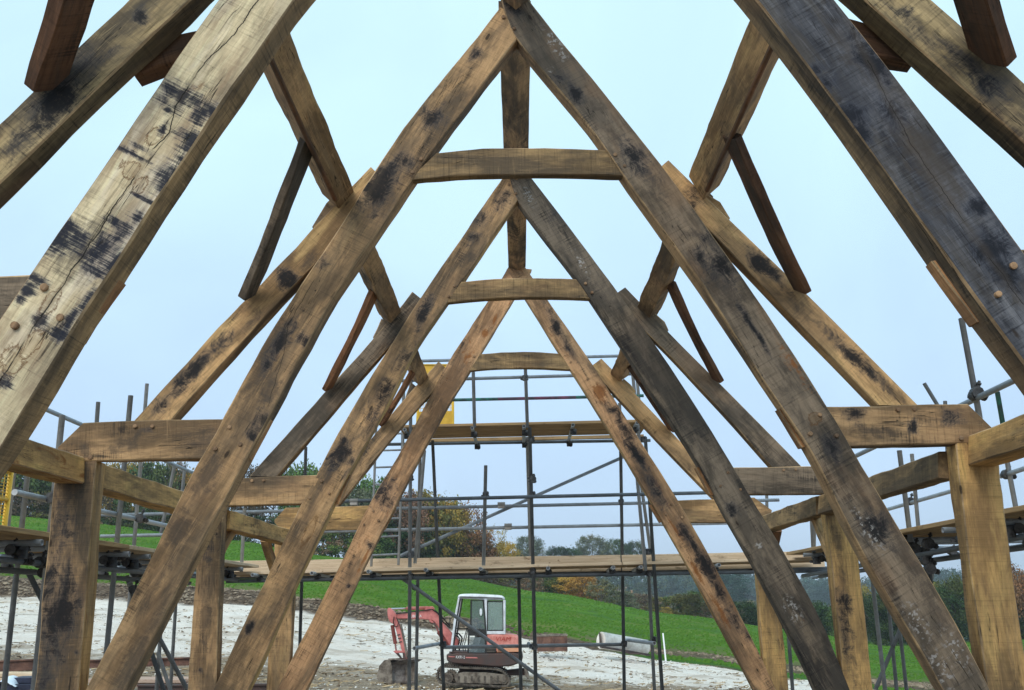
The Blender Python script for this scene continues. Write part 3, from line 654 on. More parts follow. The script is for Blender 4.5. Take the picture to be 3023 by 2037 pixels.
# chalk
n1 = s.noise(pos, (.55, .9, 1), 7, .72); n2 = s.noise(pos, (5, 7, 5), 6, .75); n3 = s.noise(pos, (.16, .75, 1), 5, .65)
chalk = s.mix(s.ss(n1, .35, .65), (.84, .755, .66, 1), (.95, .895, .82, 1))
chalk = s.mix(s.math('MULTIPLY', s.ss(n2, .55, .68), .6), chalk, (.34, .27, .19, 1))
chalk = s.mix(s.math('MULTIPLY', s.ss(n3, .52, .62), .5), chalk, (.40, .31, .22, 1))
vor = s.n('TexVoronoi'); s.set(vor.inputs['Vector'], pos); vor.inputs['Scale'].default_value = 4.5
chalk = s.mix(s.math('MULTIPLY', s.ss(vor.outputs['Distance'], .28, .05), .35), chalk, (.86, .85, .82, 1))
near = s.ss(s.math('ADD', Y_, s.math('MULTIPLY', s.math('SUBTRACT', n1, .5), 10)), 30.5, 27.3)
straw = s.mix(s.ss(n2, .38, .62), (.34, .25, .15, 1), (.13, .085, .045, 1))
straw = s.mix(s.ss(s.noise(pos, (14, 14, 14), 3), .55, .7), straw, (.50, .42, .31, 1))
chalk = s.mix(s.math('MULTIPLY', near, .85), chalk, straw)
# soil
soil = s.mix(s.ss(s.noise(pos, (3, 3, 3), 6, .75), .4, .62), (.055, .036, .024, 1), (.20, .145, .10, 1))
soil = s.mix(s.ss(s.noise(pos, (9, 9, 9), 4), .6, .72), soil, (.45, .38, .30, 1))
# grass
gn = s.noise(pos, (.09, .16, .1), 6, .7); gf = s.noise(pos, (3.5, 6.5, 4), 6, .8)
grass = s.mix(s.ss(gn, .35, .65), (.052, .150, .010, 1), (.095, .215, .014, 1))
grass = s.mix(s.math('MULTIPLY', s.ss(gf, .48, .72), .38), grass, (.025, .075, .012, 1))
grass = s.mix(s.math('MULTIPLY', s.ss(gf, .45, .3), .22), grass, (.15, .28, .045, 1))
tr = s.noise(pos, (.05, 1.3, 1), 3, .5)
grass = s.mix(s.math('MULTIPLY', s.ss(tr, .6, .68), .3), grass, (.10, .12, .03, 1))
dry = s.ss(s.math('ADD', Y_, s.math('MULTIPLY', wob, 1.2)), 62, 49)
drym = s.math('MULTIPLY', dry, s.ss(s.noise(pos, (.5, .9, 1), 6, .7), .30, .52))
worn = s.noise(pos, (.035, .09, 1), 6, .75, .8)
grass = s.mix(s.math('MULTIPLY', s.ss(worn, .50, .62), .5), grass, (.17, .19, .04, 1))
grass = s.mix(s.math('MULTIPLY', s.ss(worn, .46, .36), .55), grass, (.035, .10, .012, 1))
grass = s.mix(s.math('MULTIPLY', drym, .75), grass, (.20, .16, .085, 1))
m_soil = s.ss(s.math('ADD', Y_, s.math('MULTIPLY', wob, .3)), 44.4, 45.3)
yb = s.math('ADD', Y_, s.math('MULTIPLY', wob, .5))
wid = s.n('MapRange'); s.set(wid.inputs[0], X_); wid.inputs[1].default_value = -16; wid.inputs[2].default_value = 2; wid.inputs[3].default_value = 52.5; wid.inputs[4].default_value = 47.2
m_gr = s.ss(s.math('SUBTRACT', yb, wid.outputs[0]), -.4, .5)
# far hills: woodland floor
far = s.ss(Y_, 118, 135)
hill = s.mix(s.ss(s.noise(pos, (.02, .02, .02), 5, .6), .4, .6), (.035, .055, .025, 1), (.07, .10, .03, 1))
ground = s.mix(m_soil, chalk, soil); ground = s.mix(m_gr, ground, grass); ground = s.mix(far, ground, hill)
# right hand grass tongue and tilled strip
tong = s.math('MULTIPLY', s.ss(X_, 3, 6), s.math('MULTIPLY', s.ss(yb, 45.0, 45.6), s.ss(yb, 48.2, 47.4)))
ground = s.mix(tong, ground, (.055, .15, .02, 1))
till = s.math('MULTIPLY', s.ss(X_, 2.5, 6), s.math('MULTIPLY', s.ss(yb, 47.6, 48.3), s.ss(yb, 55, 53)))
ground = s.mix(s.math('MULTIPLY', till, s.ss(s.noise(pos, (1.2, 3.5, 1), 5, .7), .40, .52)), ground, soil)
s.set(s.b.inputs['Base Color'], ground); s.b.inputs['Roughness'].default_value = .95; s.b.inputs['Specular IOR Level'].default_value = .1
hh = s.math('ADD', s.math('MULTIPLY', n2, .7), s.noise(pos, (1.6, 3, 2), 8, .8))
s.bump(hh, 1.0, .14)
go = link('ground', me, s.m); tag(go, kind='structure')

# loose chalk lumps, clods and tussocks: nobody could count them
def simple(name, c, rough=.8, metal=0, var=.25, sc=6, spec=.3, c2=None, bump=.15):
    s = NT(name); tc = s.n('TexCoord').outputs['Object']
    nn = s.noise(tc, (sc, sc, sc), 6, .7)
    col = s.mix(s.ss(nn, .35, .68), c4([v*(1+var) for v in c]), c4(c2 or [v*(1-var) for v in c]))
    s.set(s.b.inputs['Base Color'], col); s.b.inputs['Roughness'].default_value = rough; s.b.inputs['Metallic'].default_value = metal
    s.b.inputs['Specular IOR Level'].default_value = spec
    if bump: s.bump(s.noise(tc, (sc*5, sc*5, sc*5), 4, .7), bump, .01)
    return s.m
def rocks(name, n, yr, smin, smax, mat, f=1.0, cond=None):
    b = MB(); k = 0
    base = [(1, 0, 0), (-1, 0, 0), (0, 1, 0), (0, -1, 0), (0, 0, 1), (0, 0, -.4), (.6, .6, .5), (-.6, .55, .45), (.5, -.6, .5), (-.6, -.6, .4)]
    fc = [(0, 6, 4), (0, 4, 8), (1, 4, 7), (1, 9, 4), (2, 7, 4), (2, 4, 6), (3, 8, 4), (3, 4, 9), (0, 2, 6), (2, 1, 7), (1, 3, 9), (3, 0, 8), (0, 5, 2), (2, 5, 1), (1, 5, 3), (3, 5, 0)]
    while k < n:
        y = yr[0]+(yr[1]-yr[0])*random.random(); x = random.uniform(-.62, .62)*y
        if cond and not cond(x, y): continue
        if noise.noise(V((x*.3, y*.5, 2))) < random.uniform(-.5, .35): continue
        s_ = random.uniform(smin, smax)*random.choice((.5, .7, 1)); z = gz(x, y)
        vs = [V((x+v[0]*s_*random.uniform(.6, 1.3), y+v[1]*s_*random.uniform(.6, 1.3), z+v[2]*s_*random.uniform(.4, .9)*f)) for v in base]
        b.add(vs, [list(q) for q in fc]); k += 1
    o = b.build(name, mat, None, Matrix.Identity(4)); tag(o, kind='stuff'); return o
M_CHALK = simple('chalk_lump', (.66, .64, .60), .9, var=.15, sc=3)
M_CLOD = simple('soil_clod', (.11, .08, .055), .95, var=.5, sc=2, c2=(.30, .24, .17))
o = rocks('chalk_lumps', 7000, (15, 45), .018, .055, M_CHALK); tag(o, 'white chalk lumps scattered over the bare ground', 'rubble')
o = rocks('brown_clods', 5200, (16, 45), .025, .07, M_CLOD, cond=lambda x, y: y < 30 or noise.noise(V((x*.2, y*.8, 5))) > 0); tag(o, 'brown straw and earth crumbs on the bare ground', 'rubble')
o = rocks('soil_clods', 3600, (45, 53), .06, .17, M_CLOD, cond=lambda x, y: (x < 0 and y < 52) or (x > 4 and 48.5 < y < 52.5)); tag(o, 'dark earth clods in the strip below the green field', 'soil')
b = MB(); n = 0
while n < 4200:
    y = random.uniform(17, 44); x = random.uniform(-.6, .6)*y
    if noise.noise(V((x*.25, y*.7, 11)))+(.45 if y < 29.5 else 0) < random.uniform(-.1, .4): continue
    z = gz(x, y); a = random.uniform(0, 6.28); l = random.uniform(.05, .16); w_ = random.uniform(.008, .025)
    dx, dy = cos(a)*l, sin(a)*l; ex_, ey_ = -sin(a)*w_, cos(a)*w_; t_ = random.uniform(.0, .05)
    b.add([(x-dx-ex_, y-dy-ey_, z+.012), (x+dx-ex_, y+dy-ey_, z+.012+t_), (x+dx+ex_, y+dy+ey_, z+.03+t_), (x-dx+ex_, y-dy+ey_, z+.03)], [[0, 1, 2, 3]]); n += 1
o = b.build('straw_litter', simple('straw', (.38, .28, .16), .9, var=.3, sc=.6, c2=(.12, .08, .045)), None, Matrix.Identity(4)); tag(o, 'brown stalks and wood litter strewn over the bare chalk', 'litter', kind='stuff')
# field grass tufts
b = MB(); n = 0
while n < 16000:
    y = 46+58*random.random()**1.4; x = random.uniform(-.62, .58)*y
    if y < 53 and x < -2 or (x > 3 and 48 < y < 53.5): continue
    if noise.noise(V((x*.25, y*.25, 1)))+random.random()*.8 < .25: continue
    z = gz(x, y); h_ = random.uniform(.03, .075)*(.8+y/90); w_ = .07*(.6+y/70); a = random.uniform(-.6, .6)
    b.add([(x-w_*cos(a), y-w_*sin(a), z-.02), (x+w_*cos(a), y+w_*sin(a), z-.02), (x+w_*.5+random.uniform(-.05, .05), y, z+h_), (x-w_*.5, y, z+h_*.8)], [[0, 1, 2, 3]])
    n += 1
s = NT('grass_tuft'); g = s.n('NewGeometry')
col = s.mix(s.noise(g.outputs['Position'], (2.3, 2.3, 2.3), 4, .8), (.035, .115, .012, 1), (.125, .26, .03, 1)); s.set(s.b.inputs['Base Color'], col); s.b.inputs['Roughness'].default_value = .7; s.b.inputs['Specular IOR Level'].default_value = .1
o = b.build('field_grass', s.m, None, Matrix.Identity(4)); tag(o, 'short bright green grass of the sloping field', 'grass', kind='stuff')

# ================================================================== SCAFFOLD
def steel(name, c, var=.3):
    s = NT(name); tc = s.n('TexCoord').outputs['Object']; oi = s.n('ObjectInfo')
    va = s.n('VectorMath', operation='ADD'); s.set(va.inputs[0], tc); s.set(va.inputs[1], oi.outputs['Random'])
    n1 = s.noise(va.outputs[0], (5, 5, 5), 6, .7); n2 = s.noise(va.outputs[0], (28, 28, 28), 5, .7)
    col = s.mix(s.ss(n1, .35, .65), c4(c), c4([v*(1-var) for v in c]))
    col = s.mix(s.math('MULTIPLY', s.ss(n2, .55, .7), .45), col, c4([v*.45 for v in c]))
    col = s.mix(s.math('MULTIPLY', s.ss(n1, .62, .72), .5), col, (.10, .06, .04, 1))
    s.set(s.b.inputs['Base Color'], col); s.b.inputs['Roughness'].default_value = .55; s.b.inputs['Metallic'].default_value = .25
    s.bump(n2, .3, .004); return s.m
ST_L = steel('galvanised_steel', (.46, .49, .52)); ST_M = steel('weathered_steel', (.34, .37, .40)); ST_D = steel('dark_steel', (.15, .17, .19))
M_CPL = simple('coupler_steel', (.06, .06, .062), .6, .3, .5, 20)
M_GRN = simple('green_painted_steel', (.03, .16, .12), .5, .1, .4, 9, c2=(.06, .07, .08)); M_PUR = simple('purple_painted_steel', (.16, .05, .09), .5, .1, .4, 9, c2=(.06, .07, .08))
M_RIM0 = simple('tube_end_steel', (.6, .6, .6), .4, .3, .1)
RT = .0242
def S(label): return thing('scaffold', label, 'scaffold', label and (0, 0, 0), 'tube scaffolding round the frame')
sE = thing('scaffold', 'two level tube scaffold across the far gable end, behind the farthest truss', 'scaffold', (0, 13.7, 0), 'tube scaffolding round the frame')
sL = thing('scaffold', 'tube scaffold along the left side, with yellow mesh gate at its near end', 'scaffold', (-4.3, 9, 0), 'tube scaffolding round the frame')
sR = thing('scaffold', 'tube scaffold along the right side, beyond the big tan post', 'scaffold', (4.3, 9, 0), 'tube scaffolding round the frame')
def tb(par, name, a, b, mat=None, hollow=0, r=RT):
    m = MB(); m.tube(a, b, r, r, 12, hollow=hollow)
    return m.build(name, mat or ST_M, par)
def down(a, b):
    """carry a pole from a through b on to the ground"""
    d = b-a; z0 = gz(b.x, b.y); t = (a.z-z0)/max(.01, (a.z-b.z)); return a+d*t
def coupler(par, c, ax=(0, 0, 1), s=1.0):
    c = V(c); ax = V(ax).normalized(); m = MB(); m.tube(c-ax*.027*s, c+ax*.027*s, .040*s, .040*s, 10)
    q = ax.cross(V((.3, .5, .81))).normalized(); w = ax.cross(q)
    m.tube(c+q*.02*s, c+q*.075*s, .011*s, .011*s, 6); m.tube(c+q*.055*s-w*.018*s, c+q*.055*s+w*.018*s, .016*s, .016*s, 6)
    m.tube(c-w*.02*s, c-w*.085*s, .009*s, .009*s, 6); m.tube(c-w*.06*s, c-w*.072*s, .017*s, .017*s, 6)
    n = ax; m.tube(c+n*.03*s-q*.035, c+n*.03*s+q*.035, .03*s, .03*s, 8)
    return m.build('coupler', M_CPL, par)
DF, DB = 13.2, 14.25
def pole(par, a, b, D, D2_=None, ground=False, mat=None, name='upright_pole', hollow=0):
    p, q = P(a[0], a[1], D), P(b[0], b[1], D2_ or D)
    if ground: q = down(p, q)
    return tb(par, name, p, q, mat, hollow)
# uprights
pole(sE, (1213, 1090), (1208, 2037), DF, ground=True, mat=ST_M)
pole(sE, (1241, 1290), (1228, 2037), DB, ground=True, mat=ST_M)
pole(sE, (1253, 1330), (1225, 1663), DF+.06, mat=ST_L)
pole(sE, (1277, 1300), (1310, 2037), DB, ground=True, mat=ST_D)
pole(sE, (1434, 1374), (1427, 1687), DF, mat=ST_M)
pole(sE, (1556, 1290), (1566, 1640), DB, mat=ST_L)
pole(sE, (1564, 1262), (1582, 2037), DF, ground=True, mat=ST_D)
pole(sE, (1531, 1680), (1538, 2037), DB, ground=True, mat=ST_D)
pole(sE, (1832, 1310), (1843, 2037), DB, ground=True, mat=ST_D)
pole(sE, (1880, 1400), (1906, 1685), DF-.05, mat=ST_L)
pole(sE, (1889, 1400), (1926, 1670), DB, mat=ST_L)
pole(sE, (1915, 1695), (1932, 2037), DB, ground=True, mat=ST_M)
pole(sE, (1905, 1290), (1955, 2037), DF, ground=True, mat=ST_D)
pole(sE, (1397, 1092), (1401, 1262), DF, mat=ST_M)
pole(sE, (1551, 1085), (1557, 1262), DF, mat=ST_M)
pole(sE, (1866, 1085), (1890, 1330), DF, mat=ST_L); pole(sE, (1880, 1110), (1893, 1260), DB, mat=ST_L)
pole(sE, (1829, 1190), (1833, 1300), DB, mat=ST_M)
pole(sE, (1192, 1130), (1187, 1400), DB, mat=ST_L)
pole(sE, (903, 1320), (885, 1912), DB+.2, ground=True, mat=ST_D)
pole(sE, (2394, 1500), (2402, 1652), DF, mat=ST_M); pole(sE, (2263, 1430), (2266, 1640), DB+.3, mat=ST_L)
pole(sE, (2322, 1800), (2340, 2037), DF, ground=True, mat=ST_M)
pole(sE, (722, 1500), (712, 1690), DF, mat=ST_L)
# ledgers and guard rails
def rail(par, a, b, D, mat, D2_=None, name='guard_rail'): return pole(par, a, b, D, D2_, mat=mat, name=name)
rail(sE, (1190, 1067), (1905, 1049), DB, ST_M)
rail(sE, (1150, 1125), (1890, 1103), DF+.05, ST_M)
rail(sE, (1190, 1184), (1470, 1178), DB, M_GRN); rail(sE, (1470, 1178), (1700, 1173), DB, M_PUR); rail(sE, (1700, 1173), (1900, 1168), DB, M_GRN)
rail(sE, (1130, 1312), (1920, 1300), DB+.03, ST_D, name='ledger_pole')
rail(sE, (735, 1486), (2420, 1447), DF-.05, ST_D)
rail(sE, (300, 1521), (2300, 1476), DB, ST_M)
rail(sE, (297, 1583), (2330, 1540), DB+.03, ST_L)
rail(sE, (668, 1716), (2500, 1684), DF+.05, ST_D, name='ledger_pole')
rail(sE, (668, 1705), (2500, 1676), DB, ST_D, name='ledger_pole')
rail(sE, (1302, 1911), (1850, 1902), DB+.05, ST_M, name='ledger_pole')
# slanted transoms low down
tb(sE, 'transom_pole', P(1223, 1914, 12.7), P(1302, 1899, DB+.15), ST_L, .8)
tb(sE, 'transom_pole', P(1932, 1899, 12.7), P(1850, 1889, DB+.15), ST_L, .8)
tb(sE, 'transom_pole', P(1567, 1907, 12.75), P(1560, 1900, DB+.15), ST_D, .8)
# diagonals
rail(sE, (1182, 1641), (1858, 1341), DB+.08, ST_M, name='brace_pole')
p, q = P(1180, 1702, DF+.1), P(1648, 2037, DF+.1); tb(sE, 'brace_pole', p, down(p, q), ST_M)
# transoms carrying the boards, poking out toward the house
for x, yy in ((745, 1697), (920, 1692), (1087, 1687), (1256, 1682), (1418, 1679), (1618, 1677), (1811, 1675), (1893, 1674), (2123, 1668), (2290, 1662)):
    a = P(x, yy, 12.9); b_ = V((a.x+(.05 if x > 1400 else -.03), DB+.2, a.z)); tb(sE, 'transom_pole', a, b_, ST_L, .78)
    coupler(sE, V((a.x, DF+.05, a.z-.045)), (1, 0, 0)); coupler(sE, V((a.x, DB, a.z-.045)), (1, 0, 0), .9)
for x, yy in ((1194, 1268), (1394, 1263), (1547, 1258), (1692, 1254), (1881, 1249)):
    a = P(x, yy, 12.95); tb(sE, 'transom_pole', a, V((a.x, DB+.25, a.z)), ST_M, .78); coupler(sE, V((a.x, DF, a.z-.05)), (1, 0, 0)); coupler(sE, V((a.x, DB, a.z-.05)), (1, 0, 0))
for (x, yy, D) in ((1211, 1414, DF), (1571, 1411, DF), (1574, 1420, DF), (1434, 1463, DF), (1213, 1640, DF), (1228, 1641, DB), (1914, 1632, DF), (1572, 1463, DF), (1229, 1738, DB), (1309, 1905, DB),
                   (1930, 1891, DB), (1569, 1300, DF), (1900, 1300, DF), (1550, 1118, DF), (1213, 1122, DF), (1573, 1690, DF), (1532, 1706, DB), (1919, 1696, DF), (1212, 1705, DF), (1843, 1904, DB), (1834, 1485, DB), (1577, 1912, DF)):
    coupler(sE, P(x, yy, D), (0, 0, 1), .95)
for (x, yy, D) in ((1500, 1552, DB+.03), (1045, 1479, DF-.05), (1480, 1489, DB)):  # sleeve couplers
    c = P(x, yy, D); m = MB(); m.tube(c-V((.055, 0, 0)), c+V((.055, 0, 0)), .034, .034, 10); m.box(c-V((.05, .03, .06)), c+V((.05, .01, -.02)), bev=.006); m.build('sleeve_coupler', steel('sleeve', (.35, .33, .30)), sE)
# left side scaffold
XI, XO = -3.75, -4.9
def polex(par, a, b, X, ground=False, mat=ST_M, name='upright_pole'):
    p = PX(a[0], a[1], X); q = PX(b[0], b[1], X); q = P(b[0], b[1], p.y)
    if ground: q = down(p, q)
    return tb(par, name, p, q, mat)
polex(sL, (386, 1168), (330, 1760), XI, True, ST_M)
polex(sL, (434, 1133), (395, 1617), XO, True, ST_L)
polex(sL, (290, 1187), (268, 1480), XO, True, ST_M)
polex(sL, (184, 1226), (100, 2037), XI, True, ST_L)
polex(sL, (82, 1395), (11, 2037), XO+.35, True, ST_M)
polex(sL, (46, 1330), (20, 1575), XO, False, ST_L)
polex(sL, (516, 1370), (475, 1574), XO, False, ST_L)
polex(sL, (546, 1374), (518, 1640), XO-.2, False, ST_L)
polex(sL, (490, 1640), (462, 2037), XO+.3, True, ST_M); polex(sL, (528, 1640), (503, 2037), XO, True, ST_M)
def railx(par, a, b, X, mat, name='guard_rail'): return tb(par, name, PX(a[0], a[1], X), PX(b[0], b[1], X), mat, 0)
railx(sL, (60, 1176), (600, 1409), XO, ST_M)
railx(sL, (43, 1453), (560, 1567), XI-.05, ST_L)
railx(sL, (-150, 1640), (700, 1712), XI, ST_D, 'ledger_pole'); railx(sL, (-150, 1630), (650, 1700), XO, ST_D, 'ledger_pole')
railx(sL, (-200, 1668), (560, 1722), XI-.3, ST_D, 'ledger_pole')
a = PX(382, 1720, -4.2); b_ = PX(262, 1925, -3.9); b_.y = a.y+.3; tb(sL, 'brace_pole', a, down(a, b_), ST_M)
a = PX(84, 1690, -4.4); b_ = PX(119, 1799, -4.2); b_.y = a.y; tb(sL, 'brace_pole', a, down(a, b_), ST_D)
a = PX(374, 1700, -4.3); b_ = PX(400, 1800, -4.15); b_.y = a.y; tb(sL, 'brace_pole', a, down(a, b_), ST_D)
a = PX(465, 1925, -4.6); b_ = PX(512, 2037, -4.4); b_.y = a.y; tb(sL, 'brace_pole', a, down(a, b_), ST_L)
for yv in (5.2, 6.2, 7.25, 7.9, 8.9, 9.4, 10.4, 11.6, 12.6):
    z = 2.165; tb(sL, 'transom_pole', (XI+.22, yv, z), (XO-.25, yv+.05, z), ST_M, .78)
    for X in (XI, XO): coupler(sL, (X, yv, z-.05), (0, 1, 0), 1.05)
    coupler(sL, (XI+.05, yv+.04, z-.08), (0, 0, 1), 1.2)
for (x, yy, X) in ((154, 1470, XI), (414, 1530, XI), (345, 1640, XI), (395, 1740, XI-.3), (50, 1452, XO), (130, 1690, XI-.2), (120, 1660, XI), (380, 1660, XI), (400, 1690, XI-.1), (70, 1650, XI)):
    coupler(sL, PX(x, yy, X), (0, 1, 0), 1.15)
# right side scaffold
XR, XQ = 3.75, 4.9
polex(sR, (2838, 940), (2890, 1222), XR, False, ST_M)
polex(sR, (2890, 1222), (2990, 2037), XR+.03, True, ST_M)
polex(sR, (2944, 1157), (2969, 1300), XQ, False, M_GRN)
polex(sR, (2967, 1330), (2999, 1500), XQ, False, ST_L)
polex(sR, (2655, 1330), (2689, 1600), XR, False, ST_M)
polex(sR, (2692, 1340), (2713, 1580), XQ, False, ST_L)
polex(sR, (2728, 1131), (2770, 1200), XQ+.3, False, ST_M)
polex(sR, (2790, 1184), (2800, 1400), XQ+.5, False, ST_M)
polex(sR, (2738, 1600), (2747, 1740), XR+.2, True, ST_D)
polex(sR, (2562, 1600), (2613, 2037), XR+.4, True, ST_L)
polex(sR, (2615, 1700), (2647, 2037), XQ, True, ST_M); polex(sR, (2650, 1800), (2676, 2037), XQ+.2, True, ST_M)
polex(sR, (2405, 1480), (2402, 1650), XR, False, ST_M)
railx(sR, (3080, 1082), (2520, 1349), XR, ST_M); railx(sR, (3080, 1365), (2955, 1406), XQ, ST_L); railx(sR, (2840, 1441), (2560, 1521), XQ, ST_L)
railx(sR, (3100, 1570), (2370, 1700), XR, ST_D, 'ledger_pole'); railx(sR, (3100, 1600), (2400, 1705), XQ, ST_D, 'ledger_pole')
railx(sR, (3100, 1605), (2420, 1702), XR+.3, ST_D, 'ledger_pole')
a = PX(2752, 1690, 4.2); b_ = PX(2860, 1853, 4.0); b_.y = a.y; tb(sR, 'brace_pole', a, b_, ST_L)
a = PX(2660, 1850, 4.7); b_ = PX(2591, 2037, 4.3); b_.y = a.y; tb(sR, 'brace_pole', a, b_, ST_M)
for yv in (5.0, 6.3, 7.4, 8.2, 9.5, 10.0, 11.2, 12.3):
    z = 2.19; tb(sR, 'transom_pole', (XR-.22, yv, z), (XQ+.25, yv+.05, z), ST_M, .78)
    for X in (XR, XQ): coupler(sR, (X, yv, z-.05), (0, 1, 0), 1.05)
    coupler(sR, (XR-.05, yv+.04, z-.08), (0, 0, 1), 1.2)
for (x, yy, X) in ((2883, 1160, XR), (2880, 1166, XR), (2973, 1400, XQ), (2687, 1480, XQ), (2672, 1590, XR), (2740, 1605, XR), (2735, 1655, XR), (2725, 1630, XR+.1), (2745, 1680, XR), (2700, 1620, XR)):
    coupler(sR, PX(x, yy, X), (0, 1, 0), 1.25)

# ---- scaffold boards (each a thing)
def boardmat(name, c1, c2):
    s = NT(name); tc = s.n('TexCoord').outputs['Object']; oi = s.n('ObjectInfo')
    va = s.n('VectorMath', operation='ADD'); s.set(va.inputs[0], tc); sh = s.n('CombineXYZ'); s.set(sh.inputs[0], s.math('MULTIPLY', oi.outputs['Random'], 40)); s.set(va.inputs[1], sh.outputs[0]); co = va.outputs[0]
    g = s.noise(co, (1.5, 30, 30), 5, .7, .5); n = s.noise(co, (3, 8, 8), 6, .7)
    col = s.mix(s.ss(g, .35, .65), c4(c1), c4(c2)); col = s.mix(s.math('MULTIPLY', s.ss(n, .55, .72), .7), col, (.10, .065, .035, 1))
    r_ = s.noise(co, (11, 22, 22), 4, .7); col = s.mix(s.math('MULTIPLY', s.ss(r_, .63, .7), .7), col, (.13, .055, .02, 1))
    s.set(s.b.inputs['Base Color'], col); s.b.inputs['Roughness'].default_value = .9; s.bump(g, .4, .004); return s.m
OAK['board'] = boardmat('scaffold_board_pale', (.68, .54, .38), (.52, .39, .26)); OAK['boardd'] = boardmat('scaffold_board_brown', (.44, .29, .14), (.25, .165, .085))
def board(a, b, w, h, mat, label, grp, name='scaffold_board', vertical=False):
    a, b = V(a), V(b)
    o = beam(name, a, b, w, h, (0, 0, 1) if not vertical else (0, 0, 1), mat, None, wob=.002, ch=.003, step=.35)
    return tag(o, label, 'scaffold board', grp)
# main deck across the gable
zd = P(1400, 1668, DF).z-.02
xl, xr = P(655, 1690, DF).x, P(2440, 1650, DF).x
GB = 'scaffold boards of the far gable deck'
for i in range(4):
    yb_ = DF-.05+.118+i*.245; off = (.0, .35, -.2, .15)[i]; m_ = .9
    xm = P(1836, 1660, DF).x+off
    board((xl+off*.3, yb_, zd-.03), (xm-.01, yb_, zd-.0), .225, .038, 'board' if i == 0 else 'boardd', ('front edge board of the far gable deck, left length', 'second board back of the far gable deck, left length', 'third board back of the far gable deck, left length', 'rear board of the far gable deck, left length')[i], GB)
    board((xm+.01, yb_, zd), (xr+off*.3, yb_, zd+.02), .225, .038, 'board' if i == 0 else 'boardd', ('front edge board of the far gable deck, right length', 'second board back of the far gable deck, right length', 'third board back of the far gable deck, right length', 'rear board of the far gable deck, right length')[i], GB)
a, b_ = P(668, 1680, DB-.05), P(1832, 1662, DB-.05); board(a, b_, .038, .225, 'board', 'left toe board standing on edge along the far gable deck, rust stained', 'toe boards on edge', 'toe_board')
a, b_ = P(1836, 1662, DB-.05), P(2432, 1650, DB-.05); board(a, b_, .038, .225, 'board', 'clean pale right toe board standing on edge along the far gable deck', 'toe boards on edge', 'toe_board')
zu = P(1530, 1250, DF).z
for i in range(4):
    yb_ = DF+.1+i*.24
    board((P(1178, 1258, DF).x, yb_, zu-.01), (P(1915, 1245, DF).x, yb_, zu+.0), .225, .038, 'boardd', ('front board of the upper gable platform', 'second board of the upper gable platform', 'third board of the upper gable platform', 'rear board of the upper gable platform')[i], 'scaffold boards of the upper platform')
a, b_ = P(1215, 1302, DB+.1), P(1900, 1288, DB+.1); board(a, b_, .06, .05, 'boardd', 'narrow grey timber lying under the upper gable platform', 'scaffold boards of the upper platform')
NM = ['inner edge', 'second', 'third', 'fourth', 'outer edge']
for i in range(5):
    x = XI+.06-.235*i; sp_ = (9.0, 8.2, 9.6, 8.7, 9.2)[i]
    board((x, 4.2, 2.235), (x, sp_, 2.235), .225, .038, 'boardd', NM[i]+' board of the left scaffold deck, near length', 'scaffold boards of the left deck')
    board((x, sp_+.01, 2.235+(.03 if i == 2 else 0)), (x, 13.55-.1*i, 2.235), .225, .038, 'board' if i in (0, 2) else 'boardd', NM[i]+' board of the left scaffold deck, far length', 'scaffold boards of the left deck')
for i in range(5):
    x = XR-.02+.235*i; sp_ = (8.9, 9.6, 8.4, 9.0, 9.5)[i]
    board((x, 4.2, 2.26), (x, sp_, 2.26), .225, .038, 'boardd', NM[i]+' board of the right scaffold deck, near length', 'scaffold boards of the right deck')
    board((x, sp_+.01, 2.26+(.03 if i == 1 else 0)), (x, 13.4-.12*i, 2.26), .225, .038, 'boardd', NM[i]+' board of the right scaffold deck, far length', 'scaffold boards of the right deck')
# ---- ladder at the gable end
lad = thing('ladder', 'grey metal ladder leaning between the two gable decks behind the left rafters', 'ladder', tuple(P(1135, 1665, 13.75)))
tb(lad, 'side_rail', P(1112, 1215, 14.0), P(1096, 1672, 13.6), ST_L, r=.018); tb(lad, 'side_rail', P(1193, 1213, 14.0), P(1176, 1668, 13.6), ST_L, r=.018)
for k in range(9):
    t = (k+.4)/9; a = P(1112, 1215, 14.0).lerp(P(1096, 1672, 13.6), t); b_ = P(1193, 1213, 14.0).lerp(P(1176, 1668, 13.6), t); tb(lad, 'rung', a, b_, ST_L, r=.014)
# ---- yellow mesh gates
M_YEL = simple('yellow_paint', (.66, .40, .04), .5, 0, .15, 4, .4)
def ygate(label, c0, c1, c2, c3, group, pan=(.22, .22)):
    """corners: bottom-left, bottom-right, top-right, top-left in space"""
    g = thing('yellow_gate', label, 'gate', tuple((c0+c1)/2), group)
    for a, b in ((c0, c3), (c1, c2)): tb(g, 'gate_post', a, b, M_YEL, r=.022)
    for a, b in ((c0, c1), (c3, c2), (c0.lerp(c3, .5), c1.lerp(c2, .5))): tb(g, 'cross_bar', a, b, M_YEL, r=.018)
    nrm = (c1-c0).cross(c3-c0).normalized()*.006
    for t0_, t1_ in ((0.01, pan[0]), (1-pan[1], .99)):
        q = [c0.lerp(c3, t0_), c1.lerp(c2, t0_), c1.lerp(c2, t1_), c0.lerp(c3, t1_)]
        m = MB(); m.add([v-nrm for v in q]+[v+nrm for v in q], [[0, 1, 2, 3], [7, 6, 5, 4], [0, 4, 5, 1], [1, 5, 6, 2], [2, 6, 7, 3], [3, 7, 4, 0]]); m.build('kick_plate', M_YEL, g)
    m = MB()
    for k in range(1, 14):
        t = k/14; m.tube(c0.lerp(c1, t), c3.lerp(c2, t), .0035, seg=5)
    for k in range(1, 18):
        t = k/18; m.tube(c0.lerp(c3, t), c1.lerp(c2, t), .0035, seg=5)
    m.build('wire_mesh', M_YEL, g); return g
